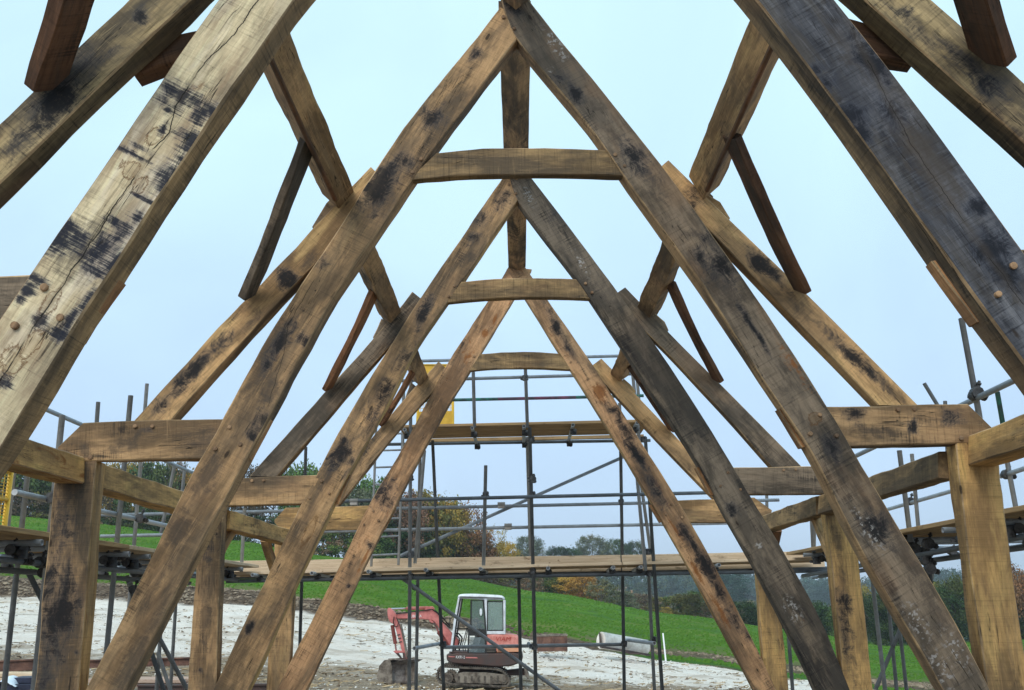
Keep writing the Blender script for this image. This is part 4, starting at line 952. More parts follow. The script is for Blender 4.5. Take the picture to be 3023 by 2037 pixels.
ygate('yellow framed mesh gate high on the far gable platform, behind the left rafters', P(1232, 1256, DB+.25), P(1337, 1253, DB+.25), P(1336, 1078, DB+.25), P(1240, 1078, DB+.25), 'yellow scaffold gates')
b0 = PX(12, 1562, XI-.55); b1 = PX(-260, 1520, XI-.55); t0_ = PX(32, 1395, XI-.55); t0_.y = b0.y; t1_ = V((b1.x, b1.y, t0_.z)); b1.z = b0.z
t0_ = P(33, 1392, b0.y); t1_ = t0_+(b1-b0)
ygate('orange yellow mesh gate at the left edge of the photo above the left deck', b1, b0, t0_, t1_, 'yellow scaffold gates', (.04, .04))

# ================================================================== EXCAVATOR
M_RED = simple('faded_red_paint', (.50, .175, .16), .6, .05, .25, 3, .3, c2=(.38, .11, .10))
M_REDL = simple('chalky_red_paint', (.60, .25, .215), .6, 0, .2, 2.5, .3, c2=(.42, .12, .09))
M_WHT = simple('white_cab_paint', (.66, .70, .74), .4, 0, .12, 4, .5, c2=(.50, .52, .54))
M_BLK = simple('black_rubber', (.022, .022, .022), .6, 0, .3, 8)
M_BASE = simple('dark_body_paint', (.045, .035, .033), .6, 0, .5, 5, c2=(.09, .05, .042))
M_TRK = simple('muddy_track', (.10, .085, .07), .95, 0, .5, 9, c2=(.035, .03, .026))
M_MUD = simple('mud_grey', (.19, .165, .135), .95, 0, .4, 5, c2=(.07, .055, .045))
M_CHR = simple('chrome_rod', (.75, .75, .76), .2, .9, .05, 5)
M_BKT = simple('worn_bucket_steel', (.20, .18, .165), .6, .2, .5, 5, c2=(.09, .07, .06))
M_LET = simple('white_lettering', (.8, .8, .8), .5, 0, .05); M_LRED = simple('red_lettering', (.38, .04, .03), .5, 0, .05)
def glass(name, c, al):
    s = NT(name); s.b.inputs['Base Color'].default_value = c4(c); s.b.inputs['Roughness'].default_value = .08; s.b.inputs['Alpha'].default_value = al
    s.b.inputs['Specular IOR Level'].default_value = .6
    n = s.noise(s.n('TexCoord').outputs['Object'], (3, 3, 3), 5, .7); s.set(s.b.inputs['Alpha'], s.math('ADD', s.math('MULTIPLY', n, .35), al-.15)); return s.m
M_GLS = glass('dusty_cab_glass', (.30, .40, .37), .45); M_GLS2 = glass('door_glass', (.14, .18, .19), .5)
EX = thing('mini_excavator', 'faded red mini excavator with a white roofed cab parked on the chalk', 'excavator', tuple(P(1400, 2024, 26.6)))
K = (P(1500, 1900, 26.05)-P(1250, 1900, 26.05)).x/250/4.652; KZ = (P(1400, 1751, 26.05)-P(1400, 2024, 26.05)).z/273/4.652
_o = P(1400, 2026, 26.05)
def ex(px, py, dy=0):  # point in the machine's side elevation
    return V((_o.x+(px-1395)*K, 26.6+dy, _o.z+(1515-py)*KZ))
def exp(poly, y0, y1, name, mat, parent=None, bev=.012):
    m = MB(); m.prism([(ex(*p).x, ex(*p).z) for p in poly], 26.6+y0, 26.6+y1, bev=bev); o = m.build(name, mat, parent or EX); fixn(o); return o
def extube(a, b, dy, r, name, mat, parent=None, r2=None):
    m = MB(); m.tube(ex(*a, dy), ex(*b, dy), r, r2, 14); return m.build(name, mat, parent or EX)
def rnd(poly, it=1):
    for _ in range(it):
        q = []
        for i in range(len(poly)):
            a, b = poly[i], poly[(i+1) % len(poly)]
            q += [(a[0]*.75+b[0]*.25, a[1]*.75+b[1]*.25), (a[0]*.25+b[0]*.75, a[1]*.25+b[1]*.75)]
        poly = q
    return poly
trk = [(885, 1350), (905, 1270), (970, 1228), (1080, 1240), (1450, 1262), (1700, 1275), (1790, 1310), (1865, 1380), (1885, 1450), (1860, 1515), (1800, 1532), (1500, 1512), (1000, 1478), (925, 1455), (895, 1410)]
trkr = rnd(trk, 2)
for dy0, dy1 in ((-.68, -.34), (.36, .70)):
    # track belt as a closed band with grousers
    n = len(trkr); cx_ = sum(p[0] for p in trkr)/n; cy_ = sum(p[1] for p in trkr)/n
    m = MB(); inner = []
    for i in range(n):
        p, q = V(trkr[i-1]), V(trkr[(i+1) % n]); t = (q-p).normalized(); nn = V((-t.y, t.x))
        c = V(trkr[i]); k = nn if nn.dot(V((cx_, cy_))-c) > 0 else -nn
        inner.append(c+k*22)
    for i in range(n):
        j = (i+1) % n; a, b, c, d = ex(*trkr[i]), ex(*trkr[j]), ex(*inner[j]), ex(*inner[i])
        vs = []
        for y in (26.6+dy0, 26.6+dy1): vs += [V((v.x, y, v.z)) for v in (a, b, c, d)]
        m.add(vs, [[0, 1, 5, 4], [2, 3, 7, 6], [0, 1, 2, 3], [4, 5, 6, 7]])
    # lugs
    per = 0; pts = trkr+[trkr[0]]; acc = 0
    for i in range(n):
        a, b = V(pts[i]), V(pts[i+1]); l = (b-a).length; u = 0
        while acc+(l-u) >= 30:
            u += 30-acc; acc = 0; c = a+(b-a)*(u/l); t = (b-a).normalized(); nn = V((-t.y, t.x))
            if nn.dot(V((cx_, cy_))-c) > 0: nn = -nn
            q = [c-t*8, c+t*8, c+t*5+nn*14, c-t*5+nn*14]
            m.prism([(ex(*w).x, ex(*w).z) for w in q], 26.6+dy0+.005, 26.6+dy1-.005)
        acc += l-u
    tk = m.build('track', M_TRK, EX); fixn(tk)
    f = dy0-.01 if dy0 < 0 else dy0+.02
    exp([(1140, 1345), (1250, 1318), (1560, 1330), (1790, 1360), (1805, 1395), (1800, 1485), (1700, 1490), (1150, 1462), (1130, 1400)], dy0+.03, dy1-.03, 'track_frame', M_MUD, tk)
    for (cx1, cy1, r_) in ((1045, 1392, .125), (1795, 1425, .12)):
        m = MB(); c = ex(cx1, cy1); m.tube((c.x, 26.6+dy0+.04, c.z), (c.x, 26.6+dy1-.04, c.z), r_, r_, 20)
        m.tube((c.x, 26.6+dy0+.0, c.z), (c.x, 26.6+dy0+.05, c.z), r_*.55, r_*.55, 14)
        for k in range(14):
            a = 2*pi*k/14; q = V((c.x+cos(a)*r_*1.05, 0, c.z+sin(a)*r_*1.05)); m.tube((q.x, 26.6+dy0+.08, q.z), (q.x, 26.6+dy1-.08, q.z), .018, .018, 6)
        m.build('track_wheel', M_MUD, tk)
    for k in range(4):
        c = ex(1230+k*130, 1478-2+k*6); m = MB(); m.tube((c.x, 26.6+dy0+.06, c.z), (c.x, 26.6+dy1-.06, c.z), .055, .055, 12); m.build('roller', M_MUD, tk)
    for k in range(7):
        x = 1175+k*88; exp([(x, 1372), (x+30, 1374), (x+30, 1470), (x, 1468)], dy0+.018, dy0+.034, 'frame_rib', M_TRK, tk, .004)
exp([(1230, 1205), (1560, 1240), (1620, 1285), (1500, 1330), (1200, 1330), (1190, 1270)], -.34, .36, 'undercarriage', M_BASE)
exp([(1180, 1250), (1640, 1275), (1640, 1400), (1180, 1400)], -.30, .32, 'undercarriage', M_BASE)
exp([(1780, 1330), (2090, 1300), (2100, 1395), (1830, 1395)], -.20, .22, 'blade_arm', M_BASE)
exp([(2075, 1258), (2110, 1262), (2150, 1420), (2120, 1425), (2085, 1380)], -.70, .72, 'dozer_blade', M_MUD)
exp(rnd([(1022, 1055), (1550, 1075), (2060, 1070), (2065, 1150), (2030, 1205), (1900, 1252), (1700, 1258), (1500, 1235), (1250, 1212), (1070, 1195), (1022, 1150)], 1), -.66, .68, 'base_skirt', M_BASE, bev=.03)
hood = exp(rnd([(1562, 822), (1620, 808), (1760, 812), (1960, 828), (2005, 850), (2030, 960), (2055, 1068), (1562, 1066)], 1), -.62, .66, 'engine_cover', M_REDL, bev=.05)
exp([(1712, 990), (1998, 985), (2010, 1058), (1712, 1058)], -.632, -.618, 'side_panel', simple('orange_panel', (.52, .22, .12), .6, 0, .3, 5, c2=(.62, .34, .20)), hood, .004)
for k in range(4): exp([(1722, 1004+k*13), (1770, 1003+k*13), (1770, 1009+k*13), (1722, 1010+k*13)], -.640, -.630, 'vent_slot', M_BLK, hood, .001)
exp([(1562, 980), (1700, 985), (1700, 1066), (1562, 1066)], -.632, -.61, 'dark_grille', M_BLK, hood, .004)
for k in range(3): exp([(1572, 1000+k*22), (1690, 1004+k*22), (1690, 1010+k*22), (1572, 1006+k*22)], -.645, -.63, 'vent_slot', M_MUD, hood, .001)
# cab
cab = exp([(1060, 1035), (1560, 1050), (1560, 1074), (1055, 1056)], -.60, .36, 'cab', M_BASE)
exp(rnd([(1175, 302), (1180, 268), (1215, 243), (1400, 243), (1560, 256), (1780, 272), (1815, 292), (1830, 342), (1580, 336), (1400, 318), (1210, 306)], 1), -.60, .36, 'cab_roof', M_WHT, bev=.05)
for dy0, dy1 in ((-.60, -.55), (.31, .36)):
    exp([(1180, 300), (1204, 300), (1160, 560), (1096, 1040), (1066, 1040), (1128, 560)], dy0, dy1, 'cab_pillar', M_WHT, bev=.008)
    exp([(1204, 306), (1222, 312), (1180, 560), (1118, 1040), (1098, 1040), (1160, 560)], dy0+.004, dy1-.004, 'pillar_seal', M_BLK, bev=.004)
    exp([(1540, 330), (1584, 332), (1578, 812), (1566, 812)], dy0, dy1, 'cab_pillar', M_WHT, bev=.008)
    exp([(1806, 338), (1836, 342), (1826, 818), (1802, 816)], dy0, dy1, 'cab_pillar', M_WHT, bev=.008)
    exp([(1568, 768), (1812, 772), (1806, 816), (1566, 812)], dy0, dy1, 'cab_sill', M_WHT, bev=.008)
    exp([(1576, 345), (1806, 352), (1806, 366), (1592, 360), (1590, 752), (1796, 756), (1796, 366), (1808, 366), (1806, 770), (1574, 766)], dy0+.003, dy1-.003, 'window_seal', M_BLK, bev=.003)
    exp([(1590, 360), (1797, 365), (1797, 758), (1588, 753)], dy0+.02, dy0+.028, 'window_pane', M_GLS, bev=0)
exp([(1808, 345), (1832, 345), (1826, 815), (1803, 815)], -.55, .31, 'rear_frame', M_WHT, bev=.004).scale = (1, 1, 1)
# door: black frame, glass above, lower panel
door = exp([(1352, 340), (1372, 342), (1366, 740), (1346, 740)], -.625, -.60, 'cab_door', M_BLK, bev=.004)
exp([(1352, 326), (1545, 332), (1545, 348), (1352, 342)], -.625, -.60, 'door_frame', M_BLK, door, .004)
exp([(1522, 340), (1542, 342), (1572, 760), (1566, 1090), (1548, 1090), (1550, 760)], -.626, -.60, 'door_frame', M_BLK, door, .004)
exp([(1316, 735), (1560, 742), (1560, 830), (1316, 826)], -.624, -.60, 'door_panel', M_BLK, door, .004)
exp([(1316, 826), (1340, 828), (1328, 1075), (1304, 1075)], -.625, -.60, 'door_frame', M_BLK, door, .004)
exp([(1304, 1062), (1560, 1076), (1560, 1092), (1304, 1080)], -.625, -.60, 'door_frame', M_BLK, door, .004)
exp([(1372, 346), (1522, 348), (1550, 736), (1366, 736)], -.616, -.610, 'door_pane', M_GLS2, door, 0)
exp([(1345, 845), (1550, 850), (1550, 1060), (1330, 1056)], -.616, -.610, 'door_pane', M_GLS2, door, 0)
exp([(1405, 850), (1500, 855), (1430, 1050), (1345, 1045)], -.606, -.60, 'pale_sheet', M_WHT, door, .001)
exp(rnd([(1480, 455), (1515, 455), (1515, 552), (1480, 552)], 1), -.67, -.645, 'wing_mirror', M_WHT, cab, .004)
exp(rnd([(1585, 600), (1620, 578), (1660, 590), (1672, 640), (1664, 745), (1580, 745)], 1), -.38, .10, 'seat_back', M_BLK, cab, .03)
exp(rnd([(1440, 745), (1640, 745), (1640, 840), (1440, 830)], 1), -.38, .10, 'seat', M_BLK, cab, .03)
exp([(1420, 830), (1640, 840), (1640, 1050), (1400, 1050)], -.38, .12, 'seat_base', M_BASE, cab)
for a, b, dy in (((1400, 1040), (1490, 640), -.35), ((1470, 760), (1440, 650), -.2), ((1500, 760), (1470, 660), .1), ((1400, 1040), (1400, 700), .05)): extube(a, b, dy, .014, 'control_lever', M_BLK, cab)
for dx in (0, 30): m = MB(); m.path([ex(1250+dx, 1040, -.50), ex(1235+dx, 950, -.50), ex(1290+dx*.6, 760, -.50), ex(1302+dx*.5, 720, -.50)], .012, 8); m.build('grab_rail', M_BLK, cab)
extube((1100, 722), (1318, 728), -.57, .012, 'grab_rail', M_BLK, cab)
extube((1062, 690), (1064, 575), -.5, .008, 'aerial', M_BLK, cab)
# boom, dipper, bucket
by0, by1 = -.10, .12
boom = exp([(292, 512), (420, 505), (620, 480), (740, 455), (810, 462), (858, 500), (905, 570), (965, 665), (1075, 790), (1165, 880), (1185, 930), (1150, 1010), (1090, 1020), (1040, 960), (960, 825), (875, 690), (828, 628), (770, 604), (620, 588), (480, 582), (305, 578)], by0, by1, 'boom', M_RED, bev=.02)
exp([(700, 470), (690, 450), (720, 412), (800, 408), (830, 440), (820, 470)], by0+.04, by1-.04, 'cylinder_bracket', M_RED, boom)
exp([(765, 590), (830, 640), (800, 650), (760, 625)], by0-.02, by1+.02, 'cylinder_bracket', M_RED, boom)
extube((430, 433), (735, 430), .01, .045, 'arm_cylinder', M_REDL); extube((215, 434), (432, 433), .01, .022, 'cylinder_rod', M_CHR)
extube((880, 770), (1055, 1005), .01, .055, 'boom_cylinder', M_RED); extube((815, 640), (885, 775), .01, .026, 'cylinder_rod', M_CHR)
m = MB(); m.path([ex(290, 505, -.12), ex(420, 492, -.13), ex(640, 472, -.13), ex(800, 450, -.13), ex(880, 510, -.13), ex(960, 640, -.13), ex(1060, 720, -.13)], .014, 7); m.path([ex(840, 470, -.05), ex(940, 570, -.05), ex(1050, 695, -.05)], .016, 7); m.build('hydraulic_hose', M_BLK, boom)
m = MB(); m.path([ex(265, 545, -.13), ex(255, 610, -.15), ex(270, 680, -.15), ex(310, 690, -.14), ex(330, 630, -.13), ex(300, 560, -.12)], .012, 7); m.path([ex(1080, 800, -.2), ex(1180, 800, -.24), ex(1225, 860, -.24), ex(1200, 960, -.24), ex(1180, 1030, -.2)], .02, 7); m.path([ex(1080, 830, -.16), ex(1160, 830, -.2), ex(1190, 880, -.2), ex(1170, 960, -.2)], .016, 7); m.build('hydraulic_hose', M_BLK, boom)
arm = exp([(166, 440), (180, 420), (215, 425), (262, 480), (295, 520), (300, 575), (330, 640), (365, 760), (415, 930), (470, 1125), (430, 1150), (405, 1100), (372, 1020), (330, 860), (285, 720), (262, 655), (205, 622), (175, 560), (168, 500)], -.085, .105, 'dipper_arm', M_RED, bev=.015)
exp([(345, 650), (362, 650), (462, 1120), (440, 1130)], -.09, .11, 'arm_edge', M_MUD, arm, .004)
for k in range(3): exp([(305+k*13, 800+k*50), (350+k*13, 790+k*50), (354+k*13, 806+k*50), (309+k*13, 818+k*50)], -.097, -.083, 'arm_mark', M_BASE, arm, .002)
extube((232, 665), (278, 930), .01, .05, 'bucket_cylinder', M_RED); extube((278, 930), (292, 1025), .01, .022, 'cylinder_rod', M_CHR)
exp([(255, 1030), (290, 1022), (400, 1030), (405, 1055), (290, 1062)], -.10, .12, 'bucket_link', M_RED)
exp([(285, 1058), (315, 1052), (378, 1140), (360, 1175), (320, 1165), (345, 1120)], -.09, .11, 'bucket_link', M_BASE)
exp([(385, 1050), (420, 1050), (450, 1165), (400, 1170)], -.09, .11, 'bucket_link', M_BASE)
# wide bucket, turned so that its mouth shows
bc = ex(300, 1300); ba = radians(52)
prof = [(-.30, -.12), (-.24, .13), (-.10, .27), (.04, .29), (.30, .26), (.17, .20), (.02, .20), (-.10, .14), (-.20, .0), (-.20, -.14), (-.10, -.26), (.12, -.31), (.10, -.345), (-.14, -.31), (-.27, -.22)]
def bk(x, y, z): return V((bc.x+.10+x*cos(ba*.35)+y*sin(ba), bc.y+x*-sin(ba)*.2+y*cos(ba)*.7, bc.z+z))
m = MB(); n = len(prof)
vs = [bk(p[0], -.38, p[1]) for p in prof]+[bk(p[0], .38, p[1]) for p in prof]
m.add(vs, [[i, (i+1) % n, n+(i+1) % n, n+i] for i in range(n)])
bkt = m.build('bucket', M_BKT, EX)
sidep = [(-.30, -.12), (-.24, .13), (-.10, .27), (.04, .29), (.10, .10), (.12, -.31), (-.14, -.31), (-.27, -.22)]
for y in (-.38, .38):
    m = MB(); k = len(sidep); m.add([bk(p[0], y-.012, p[1]) for p in sidep]+[bk(p[0], y+.012, p[1]) for p in sidep], [list(range(k)), [k+i for i in range(k)]]+[[i, (i+1) % k, k+(i+1) % k, k+i] for i in range(k)]); m.build('bucket_cheek', M_MUD, bkt)
m = MB()
for a, b in (((-.12, .27), (.15, -.31)),): pass
m.add([bk(.02, -.40, .31), bk(.12, -.40, .31), bk(.12, .40, .31), bk(.02, .40, .31), bk(.02, -.40, .27), bk(.12, -.40, .27), bk(.12, .40, .27), bk(.02, .40, .27)], [[0, 1, 2, 3], [4, 5, 6, 7], [0, 1, 5, 4], [1, 2, 6, 5], [2, 3, 7, 6], [3, 0, 4, 7]]); m.build('bucket_rim', M_MUD, bkt)
def lettering(txt, a, b, hgt, dy, mat, parent, shear=0):
    cu = bpy.data.curves.new('lettering', 'FONT'); cu.body = txt; cu.size = 1; cu.extrude = .006; cu.shear = shear; cu.offset = .0
    tmp = bpy.data.objects.new('tmp', cu); COL.objects.link(tmp); dg = bpy.context.evaluated_depsgraph_get()
    me = bpy.data.meshes.new_from_object(tmp.evaluated_get(dg)); bpy.data.objects.remove(tmp)
    xs = [v.co.x for v in me.vertices]; ys_ = [v.co.y for v in me.vertices]; w = max(xs)-min(xs); hh_ = max(ys_)-min(ys_)
    A, B = ex(*a, dy), ex(*b, dy); sx = (B-A).length/w; X = (B-A).normalized(); Z = V((0, -1, 0)); Y = Z.cross(X); sy = hgt*K/hh_
    x0 = min(xs); y0 = min(ys_)
    for v in me.vertices: v.co = ((v.co.x-x0)*sx, (v.co.y-y0)*sy, v.co.z*.6)
    M = Matrix((X, Y, Z)).transposed().to_4x4(); M.translation = A
    for f_ in me.polygons: f_.material_index = 0
    me.materials.clear(); o = link('lettering', me, mat, parent, M); return o
lettering('KUBOTA', (468, 562), (650, 560), 34, by0-.004, M_LET, boom)
lettering('VIAM', (1700, 905), (1905, 912), 56, -.624, M_LRED, hood, .2)
lettering('KX91-2', (1152, 1130), (1272, 1136), 36, -.664, M_LET, EX)
exp([(1045, 1098), (1140, 1104), (1130, 1116), (1060, 1110)], -.667, -.655, 'red_stripe', M_RED, EX, .001)
exp([(1282, 1114), (1440, 1120), (1450, 1136), (1290, 1130)], -.667, -.655, 'red_stripe', M_RED, EX, .001)

# ================================================================== THINGS LYING ON THE SITE
M_RUST = simple('rusty_steel', (.16, .085, .06), .8, .2, .35, 3, c2=(.09, .05, .04))
def onground(x, y): return V((x, y, gz(x, y)))
# rusty trough
yT = 36.; pa, pb = P(1586, 1902, yT), P(1675, 1903, yT); hT = P(1586, 1879, yT).z-pa.z
tr_ = thing('steel_trough', 'low rusty steel trough on the edge of the chalk behind the scaffold poles', 'trough', (pa.x, yT, pa.z-.1))
m = MB()
m.box((pa.x, yT, pa.z-.25), (pb.x, yT+.04, pa.z+hT)); m.box((pa.x, yT+1.2, pa.z-.25), (pb.x, yT+1.24, pa.z+hT)); m.box((pa.x, yT+.04, pa.z-.25), (pa.x+.04, yT+1.2, pa.z+hT-.003)); m.box((pb.x-.04, yT+.04, pa.z-.25), (pb.x, yT+1.2, pa.z+hT-.003)); m.build('trough_wall', M_RUST, tr_)
m = MB(); m.box((pa.x-.03, yT-.03, pa.z+hT), (pb.x+.03, yT+.07, pa.z+hT+.05)); m.build('rim', M_MUD, tr_)
m = MB(); m.box((pa.x-.03, yT+1.17, pa.z+hT), (pb.x+.03, yT+1.27, pa.z+hT+.05)); m.build('rim', M_MUD, tr_)
for k in range(3): x = pa.x+(pb.x-pa.x)*(.1+.4*k); m = MB(); m.box((x, yT-.05, pa.z-.25), (x+.05, yT-.002, pa.z+hT-.002)); m.build('stiffener', M_RUST, tr_)
# white roller on a dark frame
yR = 39.; a, b_ = P(1774, 1886, yR), P(1906, 1910, yR+1.0)
rl = thing('field_roller', 'long white cylindrical roller on a dark frame at the foot of the green slope', 'roller', tuple(onground(a.x, yR)))
m = MB(); r_ = 23*yR/F; m.tube(a+V((0, 0, -.05)), b_+V((0, 0, -.02)), r_, r_*.95, 32); o = m.build('drum', simple('chalky_white_drum', (.78, .74, .68), .8, 0, .1, 2, c2=(.55, .49, .42)), rl)
for q, s_ in ((a, -1), (b_, 1)):
    m = MB(); m.tube(q+V((s_*.02, 0, -.04)), q+V((s_*.06, 0, -.04)), r_*.9, r_*.9, 24); m.build('drum_end', M_BASE, rl)
m = MB(); off = V((0, -r_-.06, -r_*.9)); m.tube(a+off, b_+off+V((.1, 0, 0)), .04); m.tube(a+V((0, r_+.06, -r_)), b_+V((.1, r_+.06, -r_)), .04)
for t in (0, .35, .7, 1.02): c = a.lerp(b_, t); m.tube(c+off, c+V((0, r_+.06, -r_)), .035)
m.tube(a.lerp(b_, .35)+off, a.lerp(b_, .6)+off+V((0, -.5, -.05)), .03); m.tube(a.lerp(b_, .85)+off, a.lerp(b_, .6)+off+V((0, -.5, -.05)), .03); m.build('frame', M_BASE, rl)
# white marker post
a, b_ = P(1965, 1930, 43), P(1957, 1869, 43); a = onground(a.x, 43)-V((0, 0, .1))
m = MB(); m.tube(a, b_, .035, .03, 8); o = m.build('marker_post', simple('white_plastic', (.8, .8, .8), .5, 0, .05), None); tag(o, 'thin white marker post at the edge of the field right of the roller', 'post')
# stacks at bottom left
M_PLK = OAK['board']; M_PLKP = boardmat('pinkish_sawn_timber', (.46, .34, .27), (.36, .25, .19))
def stack(label, x0, x1, y0_, ybase, rows, n, mat, Dk, th=.07, wd=.16):
    a, b = P(x0, ybase, Dk), P(x1, ybase, Dk)
    t = thing('timber_stack', label, 'timber stack', (a.x*.5+b.x*.5, Dk, a.z), 'sawn timber lying on the chalk')
    for r_ in range(rows):
        for c in range(n):
            j = random.uniform(-.15, .15); z = a.z+r_*(th+.012)
            o = beam('plank', V((a.x+j, Dk+c*(wd+.02), z)), V((b.x+j, Dk+c*(wd+.02)+random.uniform(-.1, .1), z+(b.z-a.z))), wd, th, (0, 0, 1), mat, t, step=.6)
        if r_ < rows-1 and r_ % 2 == 0: pass
    for k in (.15, .8):
        x = a.x+(b.x-a.x)*k; m = MB(); m.box((x, Dk-.1, gz(x, Dk)-.05), (x+.1, Dk+n*(wd+.02), a.z-th/2-.002)); m.build('bearer', M_PLK, t)
    return t
stack('pale planks stacked low at the bottom left corner beside the big post', -150, 150, 0, 2006, 2, 3, M_PLK, 20)
stack('pinkish planks stacked between the big post and the left rafter', 262, 560, 0, 2022, 2, 4, M_PLKP, 20.5)
def rsteel(label, x0, x1, yb0, yt0, Dk, mat, cat='steel beam'):
    a, b = P(x0, yb0[0], Dk), P(x1, yb0[1], Dk); h_ = (yb0[0]-yt0)*Dk/F
    t = thing('steel_beam', label, cat, (a.x*.5+b.x*.5, Dk, a.z))
    for nm, (zz0, zz1, w_) in (('flange', (0, .03, .12)), ('web', (.032, h_-.032, .02)), ('flange', (h_-.03, h_, .12))):
        m = MB(); c = [(a, zz0), (b, zz0), (b, zz1), (a, zz1)]
        m.add([V((q.x, Dk-w_/2, q.z+z_)) for q, z_ in c]+[V((q.x, Dk+w_/2, q.z+z_)) for q, z_ in c], [[0, 1, 2, 3], [4, 5, 6, 7], [0, 1, 5, 4], [1, 2, 6, 5], [2, 3, 7, 6], [3, 0, 4, 7]]); m.build(nm, mat, t)
    return t
rsteel('rusty brown steel beam lying behind the pale planks in the bottom left corner', -200, 97, (1992, 1978), 1962, 22, M_RUST)
rsteel('rusty brown steel beam lying behind the pinkish planks at the bottom left', 262, 560, (1972, 1964), 1950, 22.5, M_RUST)
rsteel('dark grey steel channel at the very bottom, left of the second post', 405, 900, (2052, 2048), 2024, 18, M_BASE)
# bagged bundle: pale blue sheet over dark crates
a = P(48, 2036, 17.5)
bn = thing('covered_crate', 'dark crates with a pale blue white plastic sheet thrown over, bottom left corner', 'crates', (a.x, 17.5, a.z))
m = MB(); m.box((a.x-.35, 17.3, a.z), (a.x+.35, 17.9, a.z+.10), bev=.01); m.box((a.x-.1, 17.4, a.z+.102), (a.x+.33, 17.9, a.z+.20), bev=.01); m.build('crate', simple('navy_plastic', (.02, .025, .05), .5, 0, .3), bn)
m = MB(); NXs = 14
for i in range(NXs+1):
    for j in range(9):
        u, w = i/NXs, j/8; x = a.x-.30+.42*u; y = 17.22+.5*w; z = a.z+.06+.17*sin(pi*min(1, u*1.05))*(.55+.45*sin(pi*w))+.03*noise.noise(V((u*6, w*6, 0)))
        m.v.append(V((x, y, z)))
for i in range(NXs):
    for j in range(8): m.f.append([i*9+j, i*9+j+1, (i+1)*9+j+1, (i+1)*9+j]); m.sm.append(True); m.mi.append(0)
o = m.build('plastic_sheet', simple('pale_blue_sheet', (.62, .72, .82), .35, 0, .1, 5, .5), bn)
md = o.modifiers.new('thick', 'SOLIDIFY'); md.thickness = .004

# ================================================================== TREES
def leafmat(name, c):
    s = NT(name); g = s.n('NewGeometry'); oi = s.n('ObjectInfo'); at = s.n('Attribute', attribute_name='tone'); pos = g.outputs['Position']
    nb = s.noise(pos, (.07, .07, .07), 4, .7); n = s.noise(pos, (.55, .55, .55), 4, .7); n2 = s.noise(pos, (3, 3, 3), 3, .7)
    c = [v*1.45 for v in c]; d = [v*.38 for v in c]; l = [min(1, v*1.8) for v in c]
    col = s.mix(s.ss(n, .32, .68), c4(d), c4(c)); col = s.mix(s.ss(at.outputs['Fac'], .2, .95), col, c4(l), 'MIX') if False else s.mix(s.math('MULTIPLY', s.ss(at.outputs['Fac'], .35, 1), .65), col, c4(l))
    col = s.mix(s.math('MULTIPLY', s.ss(n2, .55, .7), .5), col, c4(d))
    col = s.mix(s.math('MULTIPLY', s.ss(nb, .5, .62), .55), col, c4([c[0]*1.9+.03, c[1]*1.35+.01, c[2]*1.2])); col = s.mix(s.math('MULTIPLY', s.ss(nb, .47, .36), .6), col, c4([v*.3 for v in c]))
    hsv = s.n('HueSaturation'); s.set(hsv.inputs['Color'], col); s.set(hsv.inputs['Value'], s.math('ADD', .78, s.math('MULTIPLY', oi.outputs['Random'], .45))); s.set(hsv.inputs['Hue'], s.math('ADD', .49, s.math('MULTIPLY', oi.outputs['Random'], .02)))
    s.set(s.b.inputs['Base Color'], hsv.outputs[0]); s.b.inputs['Roughness'].default_value = .75; s.b.inputs['Specular IOR Level'].default_value = .15
    return s.m
LEAF = dict(dark=leafmat('foliage_dark_green', (.030, .055, .020)), green=leafmat('foliage_green', (.055, .095, .025)), olive=leafmat('foliage_olive', (.105, .105, .030)),
            gold=leafmat('foliage_gold', (.21, .155, .035)), orange=leafmat('foliage_orange', (.155, .085, .04)), rust=leafmat('foliage_rust', (.15, .085, .055)),
            brown=leafmat('foliage_brown', (.13, .10, .065)), grey=leafmat('foliage_grey_green', (.095, .11, .065)), blue=leafmat('foliage_haze_blue', (.035, .075, .06)))  # blue: distance haze tinted into the leaf colour of the far trees
M_BARK = simple('bark', (.10, .085, .07), .95, 0, .4, 3)
def crown(seed, n_cl, n_leaf, size, shape='round', sparse=0):
    """unit crown: base at z=0, height 1, radius about .5"""
    rnd_ = random.Random(seed); b = MB(); tones = []
    cl = []
    for _ in range(n_cl):
        a = rnd_.uniform(0, 2*pi); h_ = rnd_.random()
        if shape == 'round': z = .12+.84*h_; R = .5*math.sqrt(max(.02, 1-((z-.52)/.5)**2))
        elif shape == 'cone': z = .05+.93*h_; R = .42*(1-z)**.7+.05
        elif shape == 'bush': z = .02+.9*h_**1.2; R = .55*math.sqrt(max(.02, 1-(z/1.0)**2))
        else: z = .3+.66*h_; R = .52*math.sqrt(max(.02, 1-((z-.6)/.42)**2))
        R *= rnd_.uniform(.45, 1.08); lump = 1+.25*noise.noise(V((cos(a)*1.5+seed, sin(a)*1.5, z*3)))
        cl.append((V((cos(a)*R*lump, sin(a)*R*lump, z)), rnd_.uniform(.05, .13), rnd_.random()))
    for c, r_, tn in cl:
        for _ in range(n_leaf):
            d = V((rnd_.gauss(0, 1), rnd_.gauss(0, 1), rnd_.gauss(0, .75)))*r_*.62
            p = c+d; s_ = size*rnd_.uniform(.55, 1.3)
            ax = V((rnd_.gauss(0, 1), rnd_.gauss(0, 1), rnd_.gauss(0, 1)+.4)).normalized(); t = ax.orthogonal().normalized(); t2 = ax.cross(t)
            q = rnd_.uniform(.45, .9)
            b.add([p-t*s_, p-t2*s_*q, p+t*s_, p+t2*s_*q], [[0, 1, 2, 3]]); tones.append(min(1, max(0, tn*.6+rnd_.random()*.45)))
    me = b.mesh('crown'); at = me.attributes.new('tone', 'FLOAT', 'FACE')
    at.data.foreach_set('value', tones[:len(me.polygons)])
    return me
